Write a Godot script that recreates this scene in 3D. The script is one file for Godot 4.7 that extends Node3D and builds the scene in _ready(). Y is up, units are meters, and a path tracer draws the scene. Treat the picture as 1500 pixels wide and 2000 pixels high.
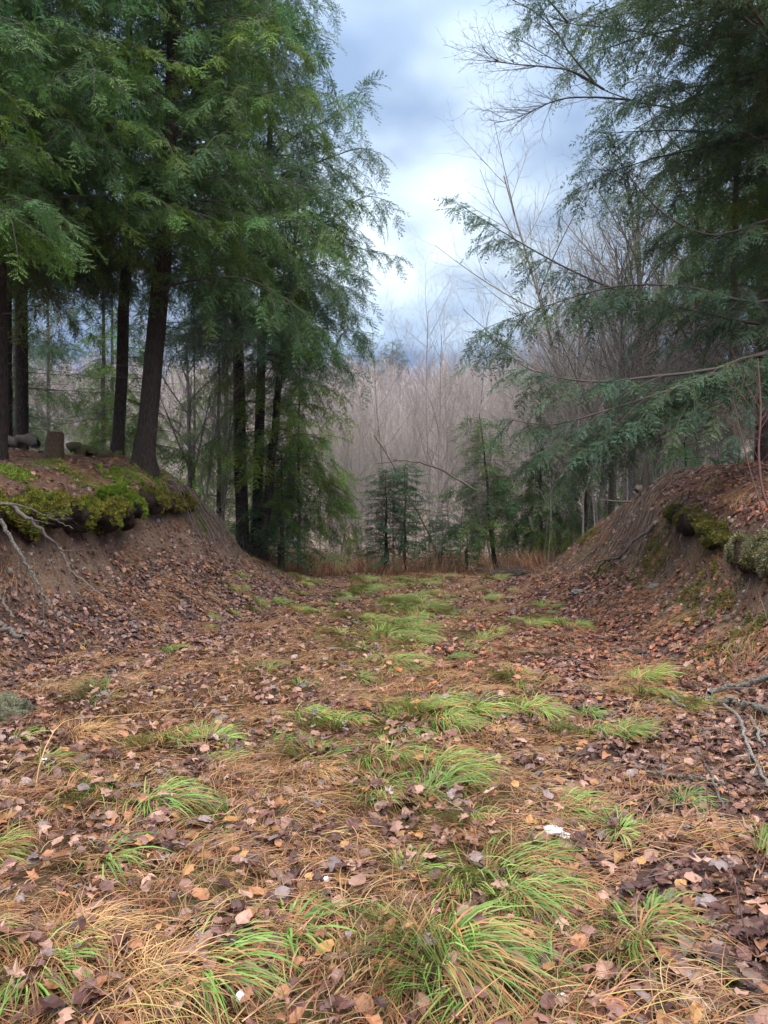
extends Node3D
# A mown track through a cut between two wooded banks, hemlocks either side, a bare hillside wood beyond.

const FOCAL := 1511.0        # the photograph's focal length in its own pixels; used only to turn sightings into metres
const EYE := 1.5

var rg := RandomNumberGenerator.new()
var names := {}
var M := {}
var frond: Array[Mesh] = []
var fir_frond: Array[Mesh] = []
var leaf_mesh: Array[Mesh] = []
var thatch: Array[Mesh] = []
var blade_tuft: Array[Mesh] = []
var bare: Array[Mesh] = []
var far_bare: Array[Mesh] = []
var nz := FastNoiseLite.new()
var nz2 := FastNoiseLite.new()

# ---------------------------------------------------------------- mesh buffers

class Buf:
	var v := PackedVector3Array()
	var n := PackedVector3Array()
	var c := PackedColorArray()
	var i := PackedInt32Array()

	func tri(a: Vector3, b: Vector3, d: Vector3, col: Color) -> void:
		v.append(a); v.append(b); v.append(d)
		c.append(col); c.append(col); c.append(col)

	func quad(a: Vector3, b: Vector3, d: Vector3, e: Vector3, col: Color) -> void:
		tri(a, b, d, col); tri(a, d, e, col)

	func tube(pts: PackedVector3Array, r0: float, r1: float, sides: int, col: Color, lump := 0.0, power := 1.0) -> void:
		var first := v.size()
		var k := pts.size()
		for s in k:
			var t := float(s) / (k - 1)
			var along := (pts[mini(s + 1, k - 1)] - pts[maxi(s - 1, 0)]).normalized()
			var side := along.cross(Vector3(0.31, 0.2, 0.93) if absf(along.z) < 0.8 else Vector3(0.9, 0.3, 0.1)).normalized()
			var other := along.cross(side)
			var r := lerpf(r0, r1, pow(t, power))
			for q in sides:
				var a := TAU * q / sides
				var out := side * cos(a) + other * sin(a)
				var rr := r * (1.0 + lump * sin(a * 3.0 + s * 0.8) + lump * 0.7 * sin(a * 2.0 - s * 1.7))
				v.append(pts[s] + out * rr)
				n.append(out)
				c.append(col)
		for s in k - 1:
			for q in sides:
				var a := first + s * sides + q
				var b := first + s * sides + (q + 1) % sides
				i.append(a); i.append(a + sides); i.append(b)
				i.append(b); i.append(a + sides); i.append(b + sides)

	func mesh(mat: Material) -> ArrayMesh:
		var arr := []
		arr.resize(Mesh.ARRAY_MAX)
		arr[Mesh.ARRAY_VERTEX] = v
		if n.size() == v.size(): arr[Mesh.ARRAY_NORMAL] = n
		arr[Mesh.ARRAY_COLOR] = c
		if i.size(): arr[Mesh.ARRAY_INDEX] = i
		var m := ArrayMesh.new()
		m.add_surface_from_arrays(Mesh.PRIMITIVE_TRIANGLES, arr)
		m.surface_set_material(0, mat)
		return m

# ---------------------------------------------------------------- naming helpers

func numbered(called: String) -> String:
	var k: int = names.get(called, 0)
	names[called] = k + 1
	return called if k == 0 else "%s_%03d" % [called, k]

func tag(o: Node3D, label: String, category: String, group := "") -> Node3D:
	o.set_meta("label", label)
	o.set_meta("category", category)
	if group: o.set_meta("group", group)
	return o

func thing(called: String, label: String, category: String, at := Vector3.ZERO, group := "") -> Node3D:
	var o := Node3D.new()
	o.name = numbered(called)
	o.position = at
	add_child(o, true)
	return tag(o, label, category, group)

func part(called: String, mesh: Mesh, parent: Node3D, at := Vector3.ZERO) -> MeshInstance3D:
	var o := MeshInstance3D.new()
	o.name = called if parent != self else numbered(called)
	o.mesh = mesh
	o.position = at
	parent.add_child(o, true)
	return o

func swarm(called: String, mesh: Mesh, flat: PackedFloat32Array, parent: Node3D) -> MultiMeshInstance3D:
	var mm := MultiMesh.new()
	mm.transform_format = MultiMesh.TRANSFORM_3D
	mm.use_colors = true
	mm.mesh = mesh
	mm.instance_count = flat.size() / 16
	mm.buffer = flat
	var o := MultiMeshInstance3D.new()
	o.name = called if parent != self else numbered(called)
	o.multimesh = mm
	o.set_meta("kind", "stuff")
	parent.add_child(o, true)
	return o

func push(flat: PackedFloat32Array, x: Vector3, y: Vector3, z: Vector3, o: Vector3, c: Color) -> void:
	flat.append_array(PackedFloat32Array([x.x, y.x, z.x, o.x, x.y, y.y, z.y, o.y, x.z, y.z, z.z, o.z, c.r, c.g, c.b, 1.0]))

func rr(a: float, b: float) -> float:
	return rg.randf_range(a, b)

# where a point sighted at pixel (px, py) and d metres ahead lies
func sight(px: float, py: float, d: float) -> Vector3:
	return Vector3((px - 750.0) / FOCAL * d, EYE + (1000.0 - py) / FOCAL * d, -d)

# ---------------------------------------------------------------- terrain

# depth | toe x,h | mid | under the lip | lip | crest | far (8 m out)   (outward distances)
const LEFT := [
	[0.0, 3.9, 0.0, 4.5, 0.5, 4.7, 1.0, 4.85, 1.5, 5.6, 1.8, 2.1],
	[5.0, 3.7, 0.0, 4.3, 0.5, 4.55, 1.0, 4.6, 1.5, 5.3, 1.8, 2.1],
	[7.0, 3.45, 0.0, 4.0, 0.5, 4.2, 0.95, 4.25, 1.55, 4.9, 1.85, 2.1],
	[8.0, 3.2, 0.0, 3.75, 0.5, 4.0, 0.95, 4.05, 1.6, 4.7, 1.9, 2.15],
	[9.5, 2.5, 0.0, 3.5, 0.6, 3.85, 1.05, 3.92, 1.72, 4.6, 2.05, 2.2],
	[11.0, 2.05, 0.0, 3.3, 0.68, 3.75, 1.12, 3.82, 1.8, 4.4, 2.12, 2.35],
	[12.0, 1.78, 0.0, 3.0, 0.7, 3.55, 1.3, 3.68, 1.88, 4.2, 2.22, 2.5],
	[13.0, 1.55, 0.02, 2.7, 0.65, 3.25, 1.3, 3.42, 1.9, 3.9, 2.32, 2.7],
	[14.0, 1.3, 0.03, 2.25, 0.4, 2.78, 0.85, 3.12, 1.42, 3.55, 1.92, 2.75],
	[15.0, 1.1, 0.03, 2.0, 0.22, 2.5, 0.45, 2.75, 0.68, 3.2, 1.05, 2.5],
	[16.0, 0.95, 0.02, 1.8, 0.1, 2.2, 0.18, 2.4, 0.24, 2.8, 0.45, 2.0],
	[17.5, 1.2, 0.0, 1.7, 0.05, 2.2, 0.15, 2.6, 0.3, 3.2, 0.48, 1.4],
	[20.0, 1.2, 0.0, 1.7, 0.0, 2.2, 0.05, 2.6, 0.1, 3.2, 0.2, 0.5],
	[28.0, 1.2, 0.0, 1.7, 0.0, 2.2, 0.0, 2.6, 0.0, 3.2, 0.0, 0.2]]
const RIGHT := [
	[0.0, 2.9, 0.0, 3.5, 0.35, 3.75, 0.75, 3.85, 1.1, 4.6, 1.5, 2.0],
	[5.0, 2.85, 0.0, 3.5, 0.4, 3.75, 0.8, 3.85, 1.15, 4.5, 1.5, 2.0],
	[7.0, 2.8, 0.0, 3.5, 0.45, 3.75, 0.85, 3.85, 1.25, 4.5, 1.65, 2.1],
	[8.5, 2.75, 0.0, 3.6, 0.47, 3.8, 0.9, 3.87, 1.4, 4.5, 1.75, 2.2],
	[10.0, 2.65, 0.0, 3.6, 0.6, 3.9, 1.15, 3.98, 1.52, 4.6, 1.88, 2.3],
	[11.0, 2.6, 0.0, 3.6, 0.7, 4.0, 1.35, 4.15, 1.75, 4.7, 2.02, 2.35],
	[12.0, 2.55, 0.02, 3.6, 0.75, 4.0, 1.5, 4.2, 1.9, 4.8, 2.15, 2.4],
	[13.0, 2.5, 0.03, 3.5, 0.6, 3.95, 1.35, 4.2, 1.72, 4.8, 2.15, 2.4],
	[14.0, 2.45, 0.03, 3.3, 0.45, 3.6, 0.9, 3.9, 1.25, 4.6, 1.75, 2.3],
	[15.0, 2.4, 0.03, 3.15, 0.3, 3.4, 0.55, 3.7, 0.85, 4.4, 1.35, 2.1],
	[16.0, 2.4, 0.02, 3.1, 0.15, 3.3, 0.3, 3.6, 0.5, 4.3, 0.9, 1.8],
	[17.5, 2.9, 0.0, 3.1, 0.05, 3.3, 0.12, 3.6, 0.25, 4.3, 0.5, 1.3],
	[20.0, 2.9, 0.0, 3.1, 0.0, 3.3, 0.05, 3.6, 0.08, 4.3, 0.15, 0.5],
	[28.0, 2.9, 0.0, 3.1, 0.0, 3.3, 0.0, 3.6, 0.0, 4.3, 0.0, 0.2]]
const FALL := [[0.0, 0.0], [17.0, 0.0], [24.0, -0.25], [35.0, -0.9], [48.0, -1.6], [58.0, -0.8], [90.0, 7.0], [140.0, 18.0], [190.0, 25.5], [230.0, 27.0], [900.0, 24.0]]

var gx := PackedFloat32Array()
var gd := PackedFloat32Array()
var gh := PackedFloat32Array()
const X0 := -7.6
const X1 := 7.6
const D0 := -0.8
const D1 := 21.0
const STEP := 0.08
var nx0 := 0
var nd0 := 0

func row_at(table: Array, d: float) -> Array:
	d = clampf(d, 0.0, 27.99)
	var k := 0
	while table[k + 1][0] < d: k += 1
	var a: Array = table[k]
	var b: Array = table[k + 1]
	var t: float = (d - a[0]) / (b[0] - a[0])
	var out := []
	for q in a.size(): out.append(lerpf(a[q], b[q], t))
	return out

func fall(d: float) -> float:
	if d <= 17.0: return 0.0
	var k := 0
	while k < FALL.size() - 2 and FALL[k + 1][0] < d: k += 1
	var t: float = clampf((d - FALL[k][0]) / (FALL[k + 1][0] - FALL[k][0]), 0.0, 1.0)
	return lerpf(FALL[k][1], FALL[k + 1][1], t)

func profile(row: Array, u: float) -> float:
	if u <= row[1]: return row[2] * u / row[1]
	var k := 1
	while k < 9 and row[k + 2] < u: k += 2
	if k >= 9:
		return lerpf(row[10], row[11], clampf((u - row[9]) / (8.0 - row[9]), 0.0, 1.0)) + maxf(u - 8.0, 0.0) * 0.02
	return lerpf(row[k + 1], row[k + 3], (u - row[k]) / (row[k + 2] - row[k]))

func raw_height(x: float, d: float, row: Array) -> float:
	var h := profile(row, absf(x))
	if d > 28.0: h *= maxf(0.0, 1.0 - (d - 28.0) / 20.0)
	h += fall(d)
	if d > 45.0: h += nz.get_noise_2d(x * 0.35, d * 0.35) * 2.5 * clampf((d - 45.0) / 40.0, 0.0, 1.0) - (0.02 * maxf(x, 0.0) if d > 100.0 else 0.0)
	return h

# height of the ground: the dense middle is read off the mesh's own grid
func height(x: float, d: float) -> float:
	if x > X0 and x < X1 - STEP and d > D0 and d < D1 - STEP:
		var fx := (x - X0) / STEP
		var fd := (d - D0) / STEP
		var ix := int(fx)
		var idd := int(fd)
		var w := gx.size()
		var at := (nd0 + idd) * w + nx0 + ix
		var tx := fx - ix
		return lerpf(lerpf(gh[at], gh[at + 1], tx), lerpf(gh[at + w], gh[at + w + 1], tx), fd - idd)
	return raw_height(x, d, row_at(LEFT if x < 0.0 else RIGHT, d))

func on(x: float, d: float, up := 0.0) -> Vector3:
	return Vector3(x, height(x, d) + up, -d)

func normal_at(x: float, d: float) -> Vector3:
	var e := 0.12
	return Vector3(height(x - e, d) - height(x + e, d), 2.0 * e, height(x, d + e) - height(x, d - e)).normalized()

# what covers the ground at a place: (leaf litter, bare soil, needles and litter on the banks, dry grass), each 0..1
func cover(x: float, d: float, row: Array) -> Array:
	var u := absf(x)
	var wob := nz2.get_noise_2d(x * 5.0, d * 5.0) * 0.35
	var leafy := smoothstep(row[1] - 1.5, row[1] - 0.5, u + wob)
	var soil := smoothstep(row[3] - (0.1 if x < 0.0 else 0.35), row[3] + (0.3 if x < 0.0 else 0.05), u + wob) * (1.0 - smoothstep(row[7] - 0.05, row[7] + 0.2, u))
	if d > 16.5 or d < -1.0: soil = 0.0
	var top := smoothstep(row[7] - 0.05, row[7] + 0.25, u)
	if d > 17.0: leafy *= maxf(0.0, 1.0 - (d - 17.0) / 2.0)
	if x > 0.8 and d < 8.0: leafy = maxf(leafy, smoothstep(0.7, 1.7, x + wob * 1.5 + (8.0 - d) * 0.08))
	return [leafy, soil, top, 1.0 - leafy]

func build_ground() -> MeshInstance3D:
	var far_x := [9.0, 11.0, 13.5, 17.0, 22.0, 29.0, 38.0, 50.0, 66.0, 88.0, 120.0, 160.0, 220.0, 320.0, 480.0, 700.0]
	for k in range(far_x.size() - 1, -1, -1): gx.append(-far_x[k])
	nx0 = gx.size()
	var k := 0
	while X0 + k * STEP <= X1: gx.append(X0 + k * STEP); k += 1
	for f in far_x: gx.append(f)
	for f in [-700.0, -300.0, -120.0, -60.0, -30.0, -15.0, -8.0, -4.0, -2.0, -1.2]: gd.append(f)
	nd0 = gd.size()
	k = 0
	while D0 + k * STEP <= D1: gd.append(D0 + k * STEP); k += 1
	for f in [21.6, 22.5, 24, 26, 28, 31, 35, 40, 46, 52, 58, 64, 72, 80, 90, 100, 115, 130, 145, 160, 175, 190, 205, 220, 250, 300, 400, 600, 900]: gd.append(f)
	var w := gx.size()
	var hgt := gd.size()
	gh.resize(w * hgt)
	var b := Buf.new()
	b.v.resize(w * hgt); b.n.resize(w * hgt); b.c.resize(w * hgt)
	var rows_l := []
	var rows_r := []
	for r in hgt:
		var rl := row_at(LEFT, gd[r])
		var rt := row_at(RIGHT, gd[r])
		rows_l.append(rl); rows_r.append(rt)
		for q in w:
			gh[r * w + q] = raw_height(gx[q], gd[r], rl if gx[q] < 0.0 else rt)
	for pass_no in 3:
		var old := gh.duplicate()
		for r in range(nd0 + 1, hgt - 29):
			for q in range(nx0 + 1, w - far_x.size() - 2):
				var at := r * w + q
				gh[at] = (old[at] * 2.0 + old[at - 1] + old[at + 1] + old[at - w] + old[at + w]) / 6.0
	for r in range(nd0 + 2, hgt - 30):
		for q in range(nx0 + 2, w - far_x.size() - 3):
			var at := r * w + q
			var x := gx[q]
			var d := gd[r]
			gh[at] += nz.get_noise_2d(x * 9.0, d * 9.0) * 0.05 + nz2.get_noise_2d(x * 14.0, d * 14.0) * 0.04 + nz2.get_noise_2d(x * 45.0, d * 45.0) * 0.022
	for r in hgt:
		for q in w:
			var at := r * w + q
			var x := gx[q]
			var d := gd[r]
			var x_a := gx[maxi(q - 1, 0)]
			var x_b := gx[mini(q + 1, w - 1)]
			var r_a := maxi(r - 1, 0)
			var r_b := mini(r + 1, hgt - 1)
			b.v[at] = Vector3(x, gh[at], -d)
			b.n[at] = Vector3((gh[r * w + maxi(q - 1, 0)] - gh[r * w + mini(q + 1, w - 1)]) / (x_b - x_a), 1.0, (gh[r_b * w + q] - gh[r_a * w + q]) / (gd[r_b] - gd[r_a])).normalized()
			var cv := cover(x, d, rows_l[r] if x < 0.0 else rows_r[r])
			var patch := nz2.get_noise_2d(x * 8.0 + 40.0, d * 8.0)
			var col := Color(0.11, 0.066, 0.036).lerp(Color(0.085, 0.05, 0.04), cv[0])
			if x > -1.2 and x < 1.2: col = col.lerp(Color(0.13, 0.14, 0.035), clampf(patch * 1.6, 0.0, 0.6))
			col = col.lerp(Color(0.215, 0.145, 0.105) * (1.0 + 0.3 * patch), cv[1])
			if x > 0.0: col = col.lerp(Color(0.16, 0.13, 0.05), cv[1] * clampf(patch * 1.4 + 0.1, 0.0, 0.6))
			col = col.lerp(Color(0.15, 0.085, 0.06), cv[2])
			if d > 19.0: col = col.lerp(Color(0.2, 0.115, 0.06) if d < 40.0 else Color(0.22, 0.17, 0.14), clampf((d - 19.0) / 3.0, 0.0, 1.0))
			b.c[at] = col
	for r in hgt - 1:
		for q in w - 1:
			var a := r * w + q
			b.i.append(a); b.i.append(a + w); b.i.append(a + 1)
			b.i.append(a + 1); b.i.append(a + w); b.i.append(a + w + 1)
	var o := part("ground", b.mesh(M.soil), self)
	o.set_meta("kind", "structure")
	return o

# ---------------------------------------------------------------- materials

func noise_tex(freq: float, seed_no: int, octaves: int, lo: Color, hi: Color, bump := false, size := 512) -> NoiseTexture2D:
	var n := FastNoiseLite.new()
	n.seed = seed_no
	n.frequency = freq
	n.fractal_octaves = octaves
	n.noise_type = FastNoiseLite.TYPE_SIMPLEX_SMOOTH
	var t := NoiseTexture2D.new()
	t.width = size; t.height = size
	t.seamless = true
	t.noise = n
	if not bump:
		var g := Gradient.new()
		g.set_color(0, lo); g.set_color(1, hi)
		t.color_ramp = g
	return t

func mat(called: String, base: Color, rough := 0.85, translucent := 0.0) -> StandardMaterial3D:
	var m := StandardMaterial3D.new()
	m.resource_name = called
	m.albedo_color = base.linear_to_srgb()
	m.roughness = rough
	m.metallic_specular = 0.4
	m.vertex_color_use_as_albedo = true
	m.cull_mode = BaseMaterial3D.CULL_DISABLED
	if translucent > 0.0:
		m.backlight_enabled = true
		m.backlight = Color(translucent, translucent, translucent).linear_to_srgb()
	M[called] = m
	return m

func tri_tex(m: StandardMaterial3D, color: Texture2D, height_tex: Texture2D, relief: float, scale: Vector3) -> void:
	m.uv1_triplanar = true
	m.uv1_world_triplanar = true
	m.uv1_scale = scale
	m.albedo_texture = color
	if height_tex:
		m.heightmap_enabled = true
		m.heightmap_texture = height_tex
		m.heightmap_scale = relief

func build_materials() -> void:
	var fine := noise_tex(0.03, 3, 5, Color(0.62, 0.6, 0.58), Color(1, 1, 1))
	var fine_h := noise_tex(0.03, 3, 5, Color.BLACK, Color.WHITE, true)
	tri_tex(mat("soil", Color(1.25, 1.25, 1.25), 0.95), fine, fine_h, 3.0, Vector3(1.3, 1.3, 1.3))
	var bark_c := noise_tex(0.022, 8, 4, Color(0.5, 0.48, 0.46), Color(1, 1, 1))
	var bark_h := noise_tex(0.022, 8, 4, Color.BLACK, Color.WHITE, true)
	tri_tex(mat("hemlock_bark", Color(0.085, 0.066, 0.057), 0.95), bark_c, bark_h, 3.5, Vector3(3.2, 0.55, 3.2))
	tri_tex(mat("grey_bark", Color(0.6, 0.56, 0.53), 0.9), bark_c, bark_h, 1.0, Vector3(4.0, 1.2, 4.0))
	tri_tex(mat("dead_wood", Color(0.27, 0.235, 0.21), 0.9), bark_c, bark_h, 1.2, Vector3(9, 9, 9))
	var spots := noise_tex(0.012, 21, 3, Color(0.22, 0.2, 0.18), Color(1, 1, 1))
	tri_tex(mat("lichen_bark", Color(0.36, 0.35, 0.31), 0.9), spots, bark_h, 1.0, Vector3(8, 8, 8))
	tri_tex(mat("stone", Color(0.33, 0.33, 0.33), 0.85), fine, fine_h, 1.0, Vector3(5, 5, 5))
	tri_tex(mat("sod", Color(0.06, 0.04, 0.028), 0.95), fine, fine_h, 4.0, Vector3(3, 3, 3))
	mat("twig", Color(0.45, 0.395, 0.385), 0.9)
	mat("needles", Color(1.1, 1.1, 1.1), 0.55, 0.85)
	mat("leaf", Color(1.12, 1.06, 1.02), 0.34, 0.25)
	mat("straw", Color(1, 1, 1), 0.6, 0.4)
	mat("grass", Color(1, 1, 1), 0.5, 0.6)
	mat("moss", Color(0.98, 0.92, 0.9), 0.8, 0.4)
	mat("root", Color(0.16, 0.125, 0.105), 0.9)
	var ice := mat("ice", Color(0.72, 0.76, 0.82), 0.35)
	ice.subsurf_scatter_enabled = true
	ice.subsurf_scatter_strength = 0.3

# ---------------------------------------------------------------- library shapes

func lance(b: Buf, a: Vector3, to: Vector3, wide: float, up: Vector3, col: Color) -> void:
	var side := (to - a).cross(up).normalized() * wide * 0.5
	var mid := a.lerp(to, 0.4)
	b.tri(a, mid + side, mid - side, col)
	b.tri(mid - side, mid + side, to, col)

# a flat hemlock branchlet, one unit long (about half a metre as used): side twigs, each with two ranks of needled shoots
func make_frond(seed_no: int, dense: float, droop: float, wide: float, spread: float) -> ArrayMesh:
	rg.seed = seed_no
	var b := Buf.new()
	var wood := Color(0.5, 0.42, 0.4)
	var last := Vector3.ZERO
	var s := 0.04
	var side := 1.0
	var bend := rr(-0.25, 0.25)
	while s < 0.98:
		var at := Vector3(bend * s * s, -droop * s * s, s)
		var w := Vector3(0.008 * (1.2 - s), 0, 0)
		b.quad(last + w, at + w, at - w, last - w, wood)
		last = at
		side = -side
		if rg.randf() < 0.93:
			var l := spread * (pow(1.0 - s, 0.75) * (0.55 + 0.45 * minf(1.0, s * 4.0)) + 0.15) * rr(0.65, 1.2)
			var ang := deg_to_rad(rr(32, 70))
			var dir := Vector3(sin(ang) * side, rr(-0.5, 0.25), cos(ang)).normalized()
			var tint := rr(0.72, 1.25)
			var q := 0.02
			var f := -1.0
			var drop := rr(0.1, 0.6)
			while q < l:
				var p := at + dir * q + Vector3(0, -drop * q * q, 0)
				f = -f
				var out := (dir + Vector3(dir.z, 0, -dir.x) * f * rr(0.6, 1.1) + Vector3(0, rr(-0.35, 0.15) - drop * q * 1.5, 0)).normalized()
				var ll := rr(0.08, 0.15) * (1.0 - 0.5 * q / l)
				var g := tint * rr(0.75, 1.3)
				if q > l * 0.7: g *= 1.15
				lance(b, p, p + out * ll, wide * rr(0.8, 1.25), Vector3(rr(-0.8, 0.8), 1, rr(-0.8, 0.8)), Color(g * 0.95, g, g * 0.85))
				q += rr(0.034, 0.06) / dense
			var tip := at + dir * l + Vector3(0, -drop * l * l, 0)
			lance(b, tip - dir * 0.02, tip + (dir + Vector3(0, -drop * l, 0)).normalized() * 0.12, wide, Vector3.UP, Color(tint * 1.15, tint * 1.25, tint * 0.8))
			if l > 0.12: b.tri(at, at + Vector3(0, 0, 0.01), tip, wood)
		s += rr(0.045, 0.075)
	return b.mesh(M.needles)

func make_leaf(kind: int, seed_no: int) -> ArrayMesh:
	rg.seed = seed_no
	var b := Buf.new()
	var curl := rr(-1.2, 1.8)
	var fold := rr(-0.3, 1.0)
	if kind < 3:
		var k := 6
		var pl := Vector3.ZERO
		var pm := Vector3.ZERO
		var pr := Vector3.ZERO
		for s in k + 1:
			var t := float(s) / k
			var wv := 0.33 * pow(sin(PI * clampf(t * 0.94 + 0.03, 0.0, 1.0)), 0.8)
			if kind == 1: wv *= 1.0 + (0.28 if s % 2 == 0 else -0.3)
			if kind == 2: wv *= 1.25 * (1.2 - 0.5 * t)
			var y := curl * (t - 0.5) * (t - 0.5) * 1.1 + rr(-0.03, 0.03)
			var m := Vector3(rr(-0.02, 0.02), y, t - 0.5)
			var l := m + Vector3(-wv, fold * wv + rr(-0.07, 0.09), rr(-0.03, 0.03))
			var r := m + Vector3(wv, fold * wv + rr(-0.07, 0.09), rr(-0.03, 0.03))
			if s > 0:
				var g := rr(0.85, 1.12)
				b.quad(pl, l, m, pm, Color(g, g, g))
				g *= rr(0.86, 1.05)
				b.quad(pm, m, r, pr, Color(g, g, g))
			pl = l; pm = m; pr = r
		b.quad(Vector3(-0.012, curl * 0.27, -0.5), Vector3(0.012, curl * 0.27, -0.5), Vector3(0.03, curl * 0.3 + 0.03, -0.78), Vector3(0.01, curl * 0.3 + 0.03, -0.78), Color(0.6, 0.55, 0.5))
	else:
		var rad := [0.32, 0.2, 0.46, 0.24, 0.52, 0.27, 0.6, 0.27, 0.52, 0.24, 0.46, 0.2]
		var rim: Array[Vector3] = []
		for q in 12:
			var a := PI + TAU * (q + 0.0) / 12.0
			var r: float = rad[q] * rr(0.85, 1.1)
			rim.append(Vector3(sin(a) * r, r * r * curl + rr(-0.08, 0.1), cos(a) * r))
		for q in 12:
			var g := rr(0.85, 1.12)
			b.tri(Vector3(0, 0.02, -0.05), rim[q], rim[(q + 1) % 12], Color(g, g, g))
		b.quad(Vector3(-0.012, 0.02, -0.3), Vector3(0.012, 0.02, -0.3), Vector3(0.03, 0.05, -0.75), Vector3(0.01, 0.05, -0.75), Color(0.6, 0.55, 0.5))
	return b.mesh(M.leaf)

# one blade or strand: a tapering ribbon that arches over
func strand(b: Buf, at: Vector3, dir: Vector3, long: float, rise: float, wide: float, col: Color, segs: int, settle: float) -> void:
	var pl := at
	var pr := at
	var side := Vector3(dir.z, 0, -dir.x) * wide * 0.5
	var sway := rr(-0.25, 0.25)
	for s in segs + 1:
		var t := float(s) / segs
		var y := rise * 4.0 * t * (1.0 - t * settle)
		var p := at + dir * long * t + Vector3(0, y, 0) + Vector3(dir.z, 0, -dir.x) * sway * long * t * t
		var ww := (1.0 - t * t) if s < segs else 0.06
		var l := p + side * ww + Vector3(0, wide * 0.3, 0)
		var r := p - side * ww
		if s > 0: b.quad(pl, l, r, pr, col)
		pl = l; pr = r

func make_thatch(seed_no: int, count: int, combed: float) -> ArrayMesh:
	rg.seed = seed_no
	var b := Buf.new()
	for k in count:
		var a := rr(-PI, PI) * (1.0 - combed) + rg.randfn(0.0, 0.3) * combed
		var g := rr(0.6, 1.35)
		var pick := rg.randf()
		var col := Color(0.40, 0.215, 0.115)
		if pick < 0.3: col = Color(0.28, 0.12, 0.062)
		elif pick < 0.55: col = Color(0.50, 0.345, 0.195)
		elif pick < 0.62: col = Color(0.33, 0.3, 0.09)
		col = Color(col.r * g, col.g * g, col.b * g)
		strand(b, Vector3(rr(-0.16, 0.16), rr(0.0, 0.03), rr(-0.16, 0.16)), Vector3(sin(a), 0, cos(a)), rr(0.09, 0.31), rr(0.002, 0.038), rr(0.0024, 0.005), col, 4, rr(0.9, 1.05))
	return b.mesh(M.straw)

# a tuft of living grass or sedge, some of its blades gone brown; leans one way if combed
func make_tuft(seed_no: int, count: int, long: float, rad: float, browned: float, lean: float) -> ArrayMesh:
	rg.seed = seed_no
	var b := Buf.new()
	for k in count:
		var a := rr(-PI, PI)
		var dir := Vector3(sin(a), 0, cos(a))
		var rt := sqrt(rg.randf()) * rad
		var go := (dir + Vector3(0, 0, lean) + Vector3(rr(-0.4, 0.4), 0, rr(-0.4, 0.4))).normalized()
		var g := rr(0.6, 1.35)
		var col := Color(0.15 * g, 0.285 * g, 0.06 * g)
		var pick := rg.randf()
		if pick < 0.3: col = Color(0.24 * g, 0.31 * g, 0.09 * g)
		if pick > 1.0 - browned: col = Color(0.36 * g, 0.2 * g, 0.085 * g) if rg.randf() < 0.75 else Color(0.2 * g, 0.12 * g, 0.08 * g)
		strand(b, dir * rt, go, long * rr(0.55, 1.25), long * rr(0.06, 0.27), rr(0.005, 0.0095), col, 5, rr(0.82, 1.1))
	return b.mesh(M.grass)

func lump_mesh(seed_no: int, radius: Vector3, rough: float, m: Material, rings := 14, col := Color.WHITE) -> ArrayMesh:
	var n := FastNoiseLite.new()
	n.seed = seed_no
	n.frequency = 0.9
	n.fractal_octaves = 4
	var st := SurfaceTool.new()
	st.begin(Mesh.PRIMITIVE_TRIANGLES)
	var segs := rings * 2
	var pts := []
	for r in rings + 1:
		for s in segs:
			var a := PI * r / rings
			var q := TAU * s / segs
			var dir := Vector3(sin(a) * cos(q), cos(a), sin(a) * sin(q))
			pts.append(dir * radius * (1.0 + rough * n.get_noise_3dv(dir * 1.7)))
	for p in pts:
		st.set_color(col)
		st.set_smooth_group(0)
		st.add_vertex(p)
	for r in rings:
		for s in segs:
			var a := r * segs + s
			var e := r * segs + (s + 1) % segs
			st.add_index(a); st.add_index(e); st.add_index(a + segs)
			st.add_index(e); st.add_index(e + segs); st.add_index(a + segs)
	st.generate_normals()
	var out := st.commit()
	out.surface_set_material(0, m)
	return out

# a leafless branch and all that grows from it
func grow(b: Buf, at: Vector3, dir: Vector3, long: float, r: float, level: int, most: int, lift: float, crook: float, twiggy: float, col: Color) -> void:
	var segs: int = [9, 6, 4, 2, 2][level]
	var pts := PackedVector3Array([at])
	var p := at
	var d := dir
	var dirs := [d]
	for s in segs:
		d = (d + Vector3(rr(-1, 1), rr(-0.7, 0.7), rr(-1, 1)) * crook * (0.4 + 0.35 * level) + Vector3(0, lift, 0)).normalized()
		p += d * long / segs
		pts.append(p)
		dirs.append(d)
	b.tube(pts, r, r * (0.25 if level < most else 0.35), [6, 5, 3, 3, 3][level], col)
	if level >= most: return
	var kids := int(round([16, 8, 5, 3][level] * twiggy))
	var from: float = [0.28, 0.2, 0.15, 0.1][level]
	var a := rr(0, TAU)
	for k in kids:
		var t := from + (1.0 - from) * (k + rr(0.2, 0.9)) / kids
		var f := t * segs
		var s := mini(int(f), segs - 1)
		var q := pts[s].lerp(pts[s + 1], f - s)
		a += 2.4 + rr(-0.5, 0.5)
		var along: Vector3 = dirs[s]
		var side := along.cross(Vector3(0.2, 0.15, 0.97) if absf(along.z) < 0.85 else Vector3(1, 0, 0)).normalized()
		var out := (side * cos(a) + along.cross(side) * sin(a))
		var open := deg_to_rad(rr(28, 55))
		var kd := (along * cos(open) + out * sin(open)).normalized()
		var kl: float = long * [0.36, 0.5, 0.55, 0.5][level] * rr(0.6, 1.15) * (1.15 - 0.55 * t)
		var kr := minf(r * (1.0 - 0.75 * t) * 0.55, kl * 0.02)
		grow(b, q, kd, kl, maxf(kr, 0.0022), level + 1, most, lift, crook, twiggy, col)

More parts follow.
